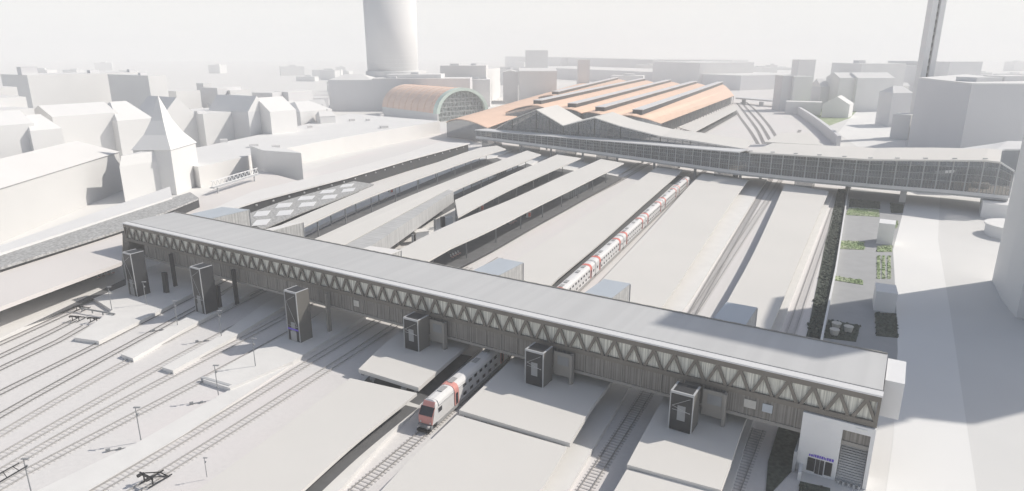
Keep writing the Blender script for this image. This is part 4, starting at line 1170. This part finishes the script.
# dark shed in the gap
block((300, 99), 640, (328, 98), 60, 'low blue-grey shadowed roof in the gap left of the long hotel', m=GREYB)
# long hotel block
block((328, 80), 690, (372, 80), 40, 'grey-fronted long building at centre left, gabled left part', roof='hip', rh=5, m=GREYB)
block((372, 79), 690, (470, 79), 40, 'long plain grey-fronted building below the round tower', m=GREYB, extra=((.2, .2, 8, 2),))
block((470, 80), 740, (490, 80), 40, 'shorter white-topped building right of the long grey-fronted one', extra=((.3, .3, 5, 2), (.7, .5, 4, 2)))
for i, x in enumerate((340, 352, 362, 372)):
    p = atY(x, 84, 636); 
# round tower
p = atY(393.5, 80, 760)
t = thing('round_tower', 'tall round pale tower rising out of the top of the picture', 'tower', (p.x, p.y, 0))
tow = MB().tube((p.x, p.y, .02), (p.x, p.y, 128), 27.5, 28.5, 48)
obj('shaft', tow, WHITE, t, True)
mb = MB()
for z in range(30, 124, 4): mb.tube((p.x, p.y, z), (p.x, p.y, z + .5), 27.9 + .3 * (z / 128), None, 48)
obj('floor_band', mb, WHITE, t)['kind'] = 'stuff'
obj('podium', MB().tube((p.x + 4, p.y - 4, .02), (p.x + 4, p.y - 4, 38), 34, 33, 48), WHITE, t)
block((386, 75), 700, (441, 75), 40, 'low pale podium block at the foot of the round tower', extra=((.5, .3, 8, 2),))
block((440, 66), 760, (486, 66), 60, 'pale block with small roof bumps right of the round tower', extra=((.3, .2, 10, 2), (.7, .4, 6, 2)))
block((486, 70), 800, (500, 68), 40, 'pale far block squeezed beside the white twin house')
block((503, 72), 800, (518, 72), 40, 'grey left half of the twin house behind the salmon halls', m=GREYB, roof='gable_end', rh=2)
block((519, 71), 790, (557, 71), 44, 'white right half of the twin house behind the salmon halls', roof='gable', rh=3)
def wall_block(x0, x1, ytop1, ybase1, ytop0, depth, label, m=WHITE, **k):
    '''front wall given by its right end (top and foot rows) and the row of its left top end'''
    Y1 = 58 / ((ybase1 - YH) / F); b = at(x1, ybase1, 0); zt = zcol(b.x, b.y, ytop1); a = at(x0, ytop0, zt); a.z = 0
    d = b - a; n_ = Vector((-d.y, d.x, 0)).normalized() * depth
    if n_.y < 0: n_ = -n_
    t = thing('warehouse', label, 'warehouse', ((a.x + b.x) / 2, (a.y + b.y) / 2, 0))
    obj('wall', MB().prism([a, b, b + n_, a + n_], .02, zt), m, t)
    obj('roof', MB().prism([a, b, b + n_, a + n_], zt + .004, zt + .8), WHITE, t)
    return t
wall_block(520, 740, 76, 90.5, 67, 160, 'very long low warehouse wall behind the salmon halls', GREYB)
wall_block(551, 652, 60, 78, 57, 120, 'grey upper storey of the big far warehouse', GREYB)
wall_block(505, 560, 57.5, 70, 56.5, 120, 'long low grey block at the back left of the big warehouses', GREYB)
wall_block(700, 731, 60, 68, 59.5, 80, 'flat pale shed on the far right of the warehouses', GREYB)
block((526, 50.5), 1250, (548, 51), 60, 'small upper block on the far skyline above the train halls')
block((653, 62), 1250, (700, 63), 120, 'white far shed row right of the warehouse')
block((578, 60), 1000, (590, 60), 14, 'slim pale tower box in front of the long warehouse')
# right hand group
block((783, 76), 690, (794, 76), 20, 'pale twin block with a shaded left front, by the retaining wall', m=GREYB)
block((794.5, 77), 685, (813, 77), 18, 'right half of the pale twin block by the retaining wall')
block((799, 60), 860, (816, 61), 20, 'taller pale block behind the twin block on the right')
block((821, 87), 710, (837, 87), 26, 'pale pitched-roof house between the blocks on the right', roof='gable', rh=8, m=GREYB)
block((840, 78), 690, (857, 78), 30, 'pale terrace house with vertical joints, left unit', roof='gable', rh=5)
block((858, 78), 685, (895, 78), 30, 'long pale terrace house with a bright pitched roof', roof='gable', rh=5)
block((832, 63), 1000, (862, 64), 60, 'far pale block with stepped top behind the terrace', extra=((.5, .3, 14, 4),))
block((866, 66), 1020, (918, 66), 60, 'far low pale block stretching behind the terrace', m=GREYB)
block((888, 61), 1100, (950, 62), 60, 'far flat pale block running behind the tall chimney', m=GREYB)
block((893, 93), 540, (914, 93), 20, 'pale grey house with a low mansard right of the terrace', roof='hip', rh=5, m=GREYB)
block((893, 115), 462, (911, 116), 16, 'small white box annex beside the big right block')
block((786, 102), 655, (822, 103), 16, 'long low white shed behind the retaining wall')
# small gabled house on the green
A, Bp = at(821, 117), at(848, 118); 
t = thing('gabled_house', 'small white gabled house on the green lawn right of the far tracks', 'house', ((A.x + Bp.x) / 2, (A.y + Bp.y) / 2 + 8, 0))
zt = zcol(A.x, A.y, 104); d = Bp - A; n_ = Vector((.55, .83, 0)) * 26; up = Vector((0, 0, zt + .004))
obj('wall', MB().prism([A, Bp, Bp + n_, A + n_], .02, zt), WHITE, t)
M0, M1 = lerp(A, Bp, .5), lerp(A, Bp, .5) + n_; rz = Vector((0, 0, 7))
obj('roof', MB().add([A + up, Bp + up, Bp + n_ + up, A + n_ + up, M0 + up + rz, M1 + up + rz], [[0, 4, 5, 3], [1, 2, 5, 4], [0, 1, 4], [2, 3, 5], [3, 2, 1, 0]]), WHITE, t)
sheet('lawn', [(787, 108), (821, 108), (858, 110), (850, 118), (826, 127), (806, 118)], .012, LAWN)
sheet('street', [(858, 108), (895, 107), (905, 125), (905, 147), (862, 150), (838, 133)], .010, ROAD)
sheet('forecourt', [(826, 127), (850, 118), (838, 133), (862, 150), (900, 170), (940, 185), (860, 185), (836, 150)], .007, ROAD2)
# curved retaining wall
wl = smooth_poly([(776, 104), (790, 110), (808, 122), (825, 136), (836, 147)], 0, 20)
mb = MB().strip([p + Vector((0, 0, 7.0)) for p in wl], [p + Vector((3.0, 1.0, 7.0)) for p in wl], 6.98)
tag(obj('retaining_wall', mb, GREYB), 'curved grey retaining wall between the far tracks and the lawn', 'wall')
# far road overpass
a, b = at(740, 98, 6), at(786, 104, 6)
t = thing('road_overpass', 'pale road overpass crossing the far tracks beyond the halls', 'overpass', (a.x, a.y, 0))
obj('deck', MB().bar(a, b + Vector((30, 0, 0)), 14, 1.6), BROOFE, t)
for k in (.1, .5, .9): q = lerp(a, b, k); obj('pier', MB().box((q.x, q.y, .02), 2, 8, 5.0), MULL, t)

# big flat-topped block on the right
A = at(907, 148); zt = zcol(A.x, A.y, 74)
P = [A, at(1000, 158), Vector((300, 330, 0)), Vector((420, 420, 0)), Vector((330, 520, 0))]
P = [Vector((246, 412, 0)), Vector((262, 360, 0)), Vector((330, 330, 0)), Vector((420, 400, 0)), Vector((330, 480, 0))]
zt = zcol(250, 400, 76)
t = thing('big_block', 'huge flat-topped pale grey block behind the right end of the concourse bridge', 'building', (320, 400, 0))
f1 = [at(907, 148, 0)]
for px_, Y_ in ((945, 372), (972, 338), (1030, 334), (1110, 334)):
    q = atY(px_, 85, Y_); q.z = 0; f1.append(q)
nb = Vector((.75, .66, 0)) * 90
zt = zcol(f1[2].x, f1[2].y, 84.5)
poly = f1 + [p + nb for p in f1[::-1]]
obj('wall', MB().prism(poly, .02, zt), GREYB, t)
obj('roof', MB().prism([p for p in poly], zt + .004, zt + .6), WHITE, t)
for (x, y, w_, h_) in ((960, 78, 18, 2.2), (982, 79, 20, 2.6), (1006, 79, 18, 2.2), (1030, 72, 16, 2)):
    p = at(x, y, zt + .6) if False else f1[2] + nb * .5 + Vector(((x - 975) * .9, (x - 975) * .3, 0)); obj('roof_box', MB().box((p.x, p.y, zt + .603), w_, 12, h_, 0, .3), WHITE, t)
# tall twin-slab chimney
p = atY(921, 100, 470); 
t = thing('tall_chimney', 'tall slender pale chimney of paired slabs with dark slots, leaning out of the top', 'chimney', (p.x, p.y, 0))
for dx in (-3.1, 2.3): obj('slab', MB().box((p.x + dx, p.y, .02), 3.6, 6, 124), WHITE, t)
obj('core', MB().box((p.x - .4, p.y + 1.0, .02), 1.75, 3.4, 122), TSKIRT, t)
mb = MB()
for z in range(6, 122, 5): mb.box((p.x - .4, p.y - 1.2, z), 1.4, .9, 2.8)
obj('slot_window', mb, CHAR, t)['kind'] = 'stuff'
# near right high-rise (its shadow crosses the road)
t = thing('high_rise', 'pale high-rise cut by the right edge, shading the road below', 'high-rise', (140, 140, 0))
A, Bp, Cq = Vector((119.5, 151, 0)), Vector((113.5, 137, 0)), Vector((104, 121, 0))
HT = 97
LOW = [A, Vector((127, 165, 0)), Vector((160, 150, 0)), Vector((146, 119, 0)), Vector((112.5, 127, 0)), Vector((116.2, 138.5, 0)), Vector((114.6, 139.5, 0))]
UP = [Vector((114, 133.5, 0)), Vector((136, 120, 0)), Vector((158, 140, 0)), Vector((140, 152, 0)), Vector((124, 146, 0))]
obj('wall', MB().prism(LOW, .02, 65), WHITE, t)
c = sum(UP, Vector()) / 5
obj('upper_wall', MB().prism([c + (q - c) * .995 for q in UP], 65.5, HT), WHITE, t)
obj('roof', MB().prism(LOW, 65.004, 65.496), WHITE, t)
obj('upper_roof', MB().prism(UP, HT + .004, HT + .6), WHITE, t)

random.seed(33)
hgrp = 'small pale houses among the far roofs left and right of the station'
spots = []
def small_house(X, Y):
    w_, d_, h_ = random.uniform(9, 16), random.uniform(9, 14), random.uniform(9, 15); an = random.uniform(-.3, .9)
    t = thing('pale_house', 'small pale house with a pitched roof among the far roofs', 'house', (X, Y, 0), hgrp)
    obj('wall', MB().box((X, Y, .02), w_, d_, h_, 0, an), WHITE, t)
    ca, sa = math.cos(an), math.sin(an)
    def q(x, y, z): return (X + x * ca - y * sa, Y + x * sa + y * ca, z)
    a, b = w_ / 2 + .3, d_ / 2 + .3; rh = random.uniform(3, 6); z = h_ + .025
    obj('roof', MB().add([q(-a, -b, z), q(a, -b, z), q(a, b, z), q(-a, b, z), q(-a * .8, 0, z + rh), q(a * .8, 0, z + rh)], [[0, 1, 5, 4], [2, 3, 4, 5], [0, 4, 3], [1, 2, 5], [3, 2, 1, 0]]), WHITE, t)
    obj('chimney', MB().box(q(a * .4, b * .4, z + .4), 1.0, 1.0, rh + .6, 0, an), WHITE, t)
for (x0, x1, Y0, Y1, n_) in ((172, 330, 470, 620, 26), (-10, 170, 520, 680, 12), (770, 905, 720, 980, 18), (330, 500, 860, 1050, 10)):
    k = 0; tries = 0
    while k < n_ and tries < 400:
        tries += 1
        Y = random.uniform(Y0, Y1); x = random.uniform(x0, x1); X = (x - CX) / F * (Y * cp + H * sp)
        if any((X - a) ** 2 + (Y - b) ** 2 < 18 ** 2 for a, b in spots): continue
        spots.append((X, Y)); small_house(X, Y); k += 1
# scattered far skyline blocks
random.seed(21)
grp = 'tiny pale blocks on the far skyline'
for i in range(46):
    Y = random.uniform(1100, 2300); x = random.uniform(-.75, .8) * Y
    if abs(x / Y + .18) < .02: continue
    w_, d_, h_ = random.uniform(20, 70), random.uniform(15, 40), random.uniform(8, 30)
    o = obj('skyline_building', MB().box((x, Y, .02), w_, d_, h_, 0, random.uniform(-.5, .5)).box((x + 2, Y, h_ + .025), w_ * .3, d_ * .4, 3, 0, .2), WHITE)
    tag(o, 'tiny pale flat block fading into the white haze of the far skyline', 'building', grp)

# ------------------------------------------------------------------ haze
hz_ = MB().hexa([(-3600, -220, -1), (3600, -220, -1), (3600, 4600, -1), (-3600, 4600, -1), (-3600, -220, 131), (3600, -220, 131), (3600, 4600, 131), (-3600, 4600, 131)])
HAZE = bpy.data.materials.new('haze_air'); HAZE.use_nodes = True
nt = HAZE.node_tree
for n_ in list(nt.nodes):
    if n_.type != 'OUTPUT_MATERIAL': nt.nodes.remove(n_)
pv = nt.nodes.new('ShaderNodeVolumePrincipled')
pv.inputs['Color'].default_value = (1, 1, .995, 1)
pv.inputs['Density'].default_value = .00048
nt.links.new(pv.outputs[0], [n_ for n_ in nt.nodes if n_.type == 'OUTPUT_MATERIAL'][0].inputs['Volume'])
o = obj('haze', hz_, HAZE); tag(o, 'pale even haze fading the far city to white', 'haze', kind='stuff')

# ------------------------------------------------------------------ light
SUN_EL, SUN_AZ = 41.0, 71.0
WSKY = 9.6
w = bpy.data.worlds.new('World'); S.world = w; w.use_nodes = True
nt = w.node_tree; bg = nt.nodes['Background']
sky = nt.nodes.new('ShaderNodeTexSky'); sky.sky_type = 'NISHITA'; sky.sun_disc = False
sky.sun_elevation = R(SUN_EL); sky.sun_rotation = R(SUN_AZ); sky.air_density = 1.0; sky.dust_density = 1.5; sky.ozone_density = 1.0
hs = nt.nodes.new('ShaderNodeHueSaturation'); hs.inputs['Saturation'].default_value = .75
nt.links.new(sky.outputs[0], hs.inputs['Color'])
# thin white overcast that thickens towards the horizon
tc = nt.nodes.new('ShaderNodeTexCoord'); sx = nt.nodes.new('ShaderNodeSeparateXYZ'); nt.links.new(tc.outputs['Generated'], sx.inputs[0])
mr = nt.nodes.new('ShaderNodeMapRange'); mr.inputs[1].default_value = .05; mr.inputs[2].default_value = .18; mr.inputs[3].default_value = 1; mr.inputs[4].default_value = 0
mr.interpolation_type = 'SMOOTHSTEP'
nt.links.new(sx.outputs['Z'], mr.inputs[0])
mx = nt.nodes.new('ShaderNodeMix'); mx.data_type = 'RGBA'; mx.inputs[7].default_value = (WSKY, WSKY * .995, WSKY * .975, 1)
nt.links.new(mr.outputs[0], mx.inputs[0]); nt.links.new(hs.outputs[0], mx.inputs[6]); nt.links.new(mx.outputs[2], bg.inputs['Color'])
bg.inputs['Strength'].default_value = .082
sd = bpy.data.lights.new('sun', 'SUN'); sd.energy = 3.05; sd.angle = R(.8); sd.color = (1, .94, .855)
so = bpy.data.objects.new('sun', sd); COL.objects.link(so)
ce = math.cos(R(SUN_EL))
dv_ = Vector((-math.sin(R(SUN_AZ)) * ce, -math.cos(R(SUN_AZ)) * ce, -math.sin(R(SUN_EL))))
so.rotation_euler = dv_.to_track_quat('-Z', 'Y').to_euler(); so.location = (100, 60, 200)

# ------------------------------------------------------------------ camera
cd = bpy.data.cameras.new('camera'); co = bpy.data.objects.new('camera', cd); COL.objects.link(co)
co.location = (0, 0, H); co.rotation_euler = (math.pi / 2 - PITCH, 0, 0)
cd.sensor_fit = 'HORIZONTAL'; cd.sensor_width = 36; cd.lens = 36 * F / 1024
cd.clip_start = 1; cd.clip_end = 8000
S.camera = co
vs_ = S.view_settings
vs_.view_transform = 'Standard'; vs_.look = 'None'; vs_.gamma = 1; vs_.exposure = .27; vs_.use_curve_mapping = False
S.cycles.use_denoising = True
S.cycles.max_bounces = 6; S.cycles.volume_bounces = 3; S.cycles.diffuse_bounces = 2
S.cycles.transparent_max_bounces = 12
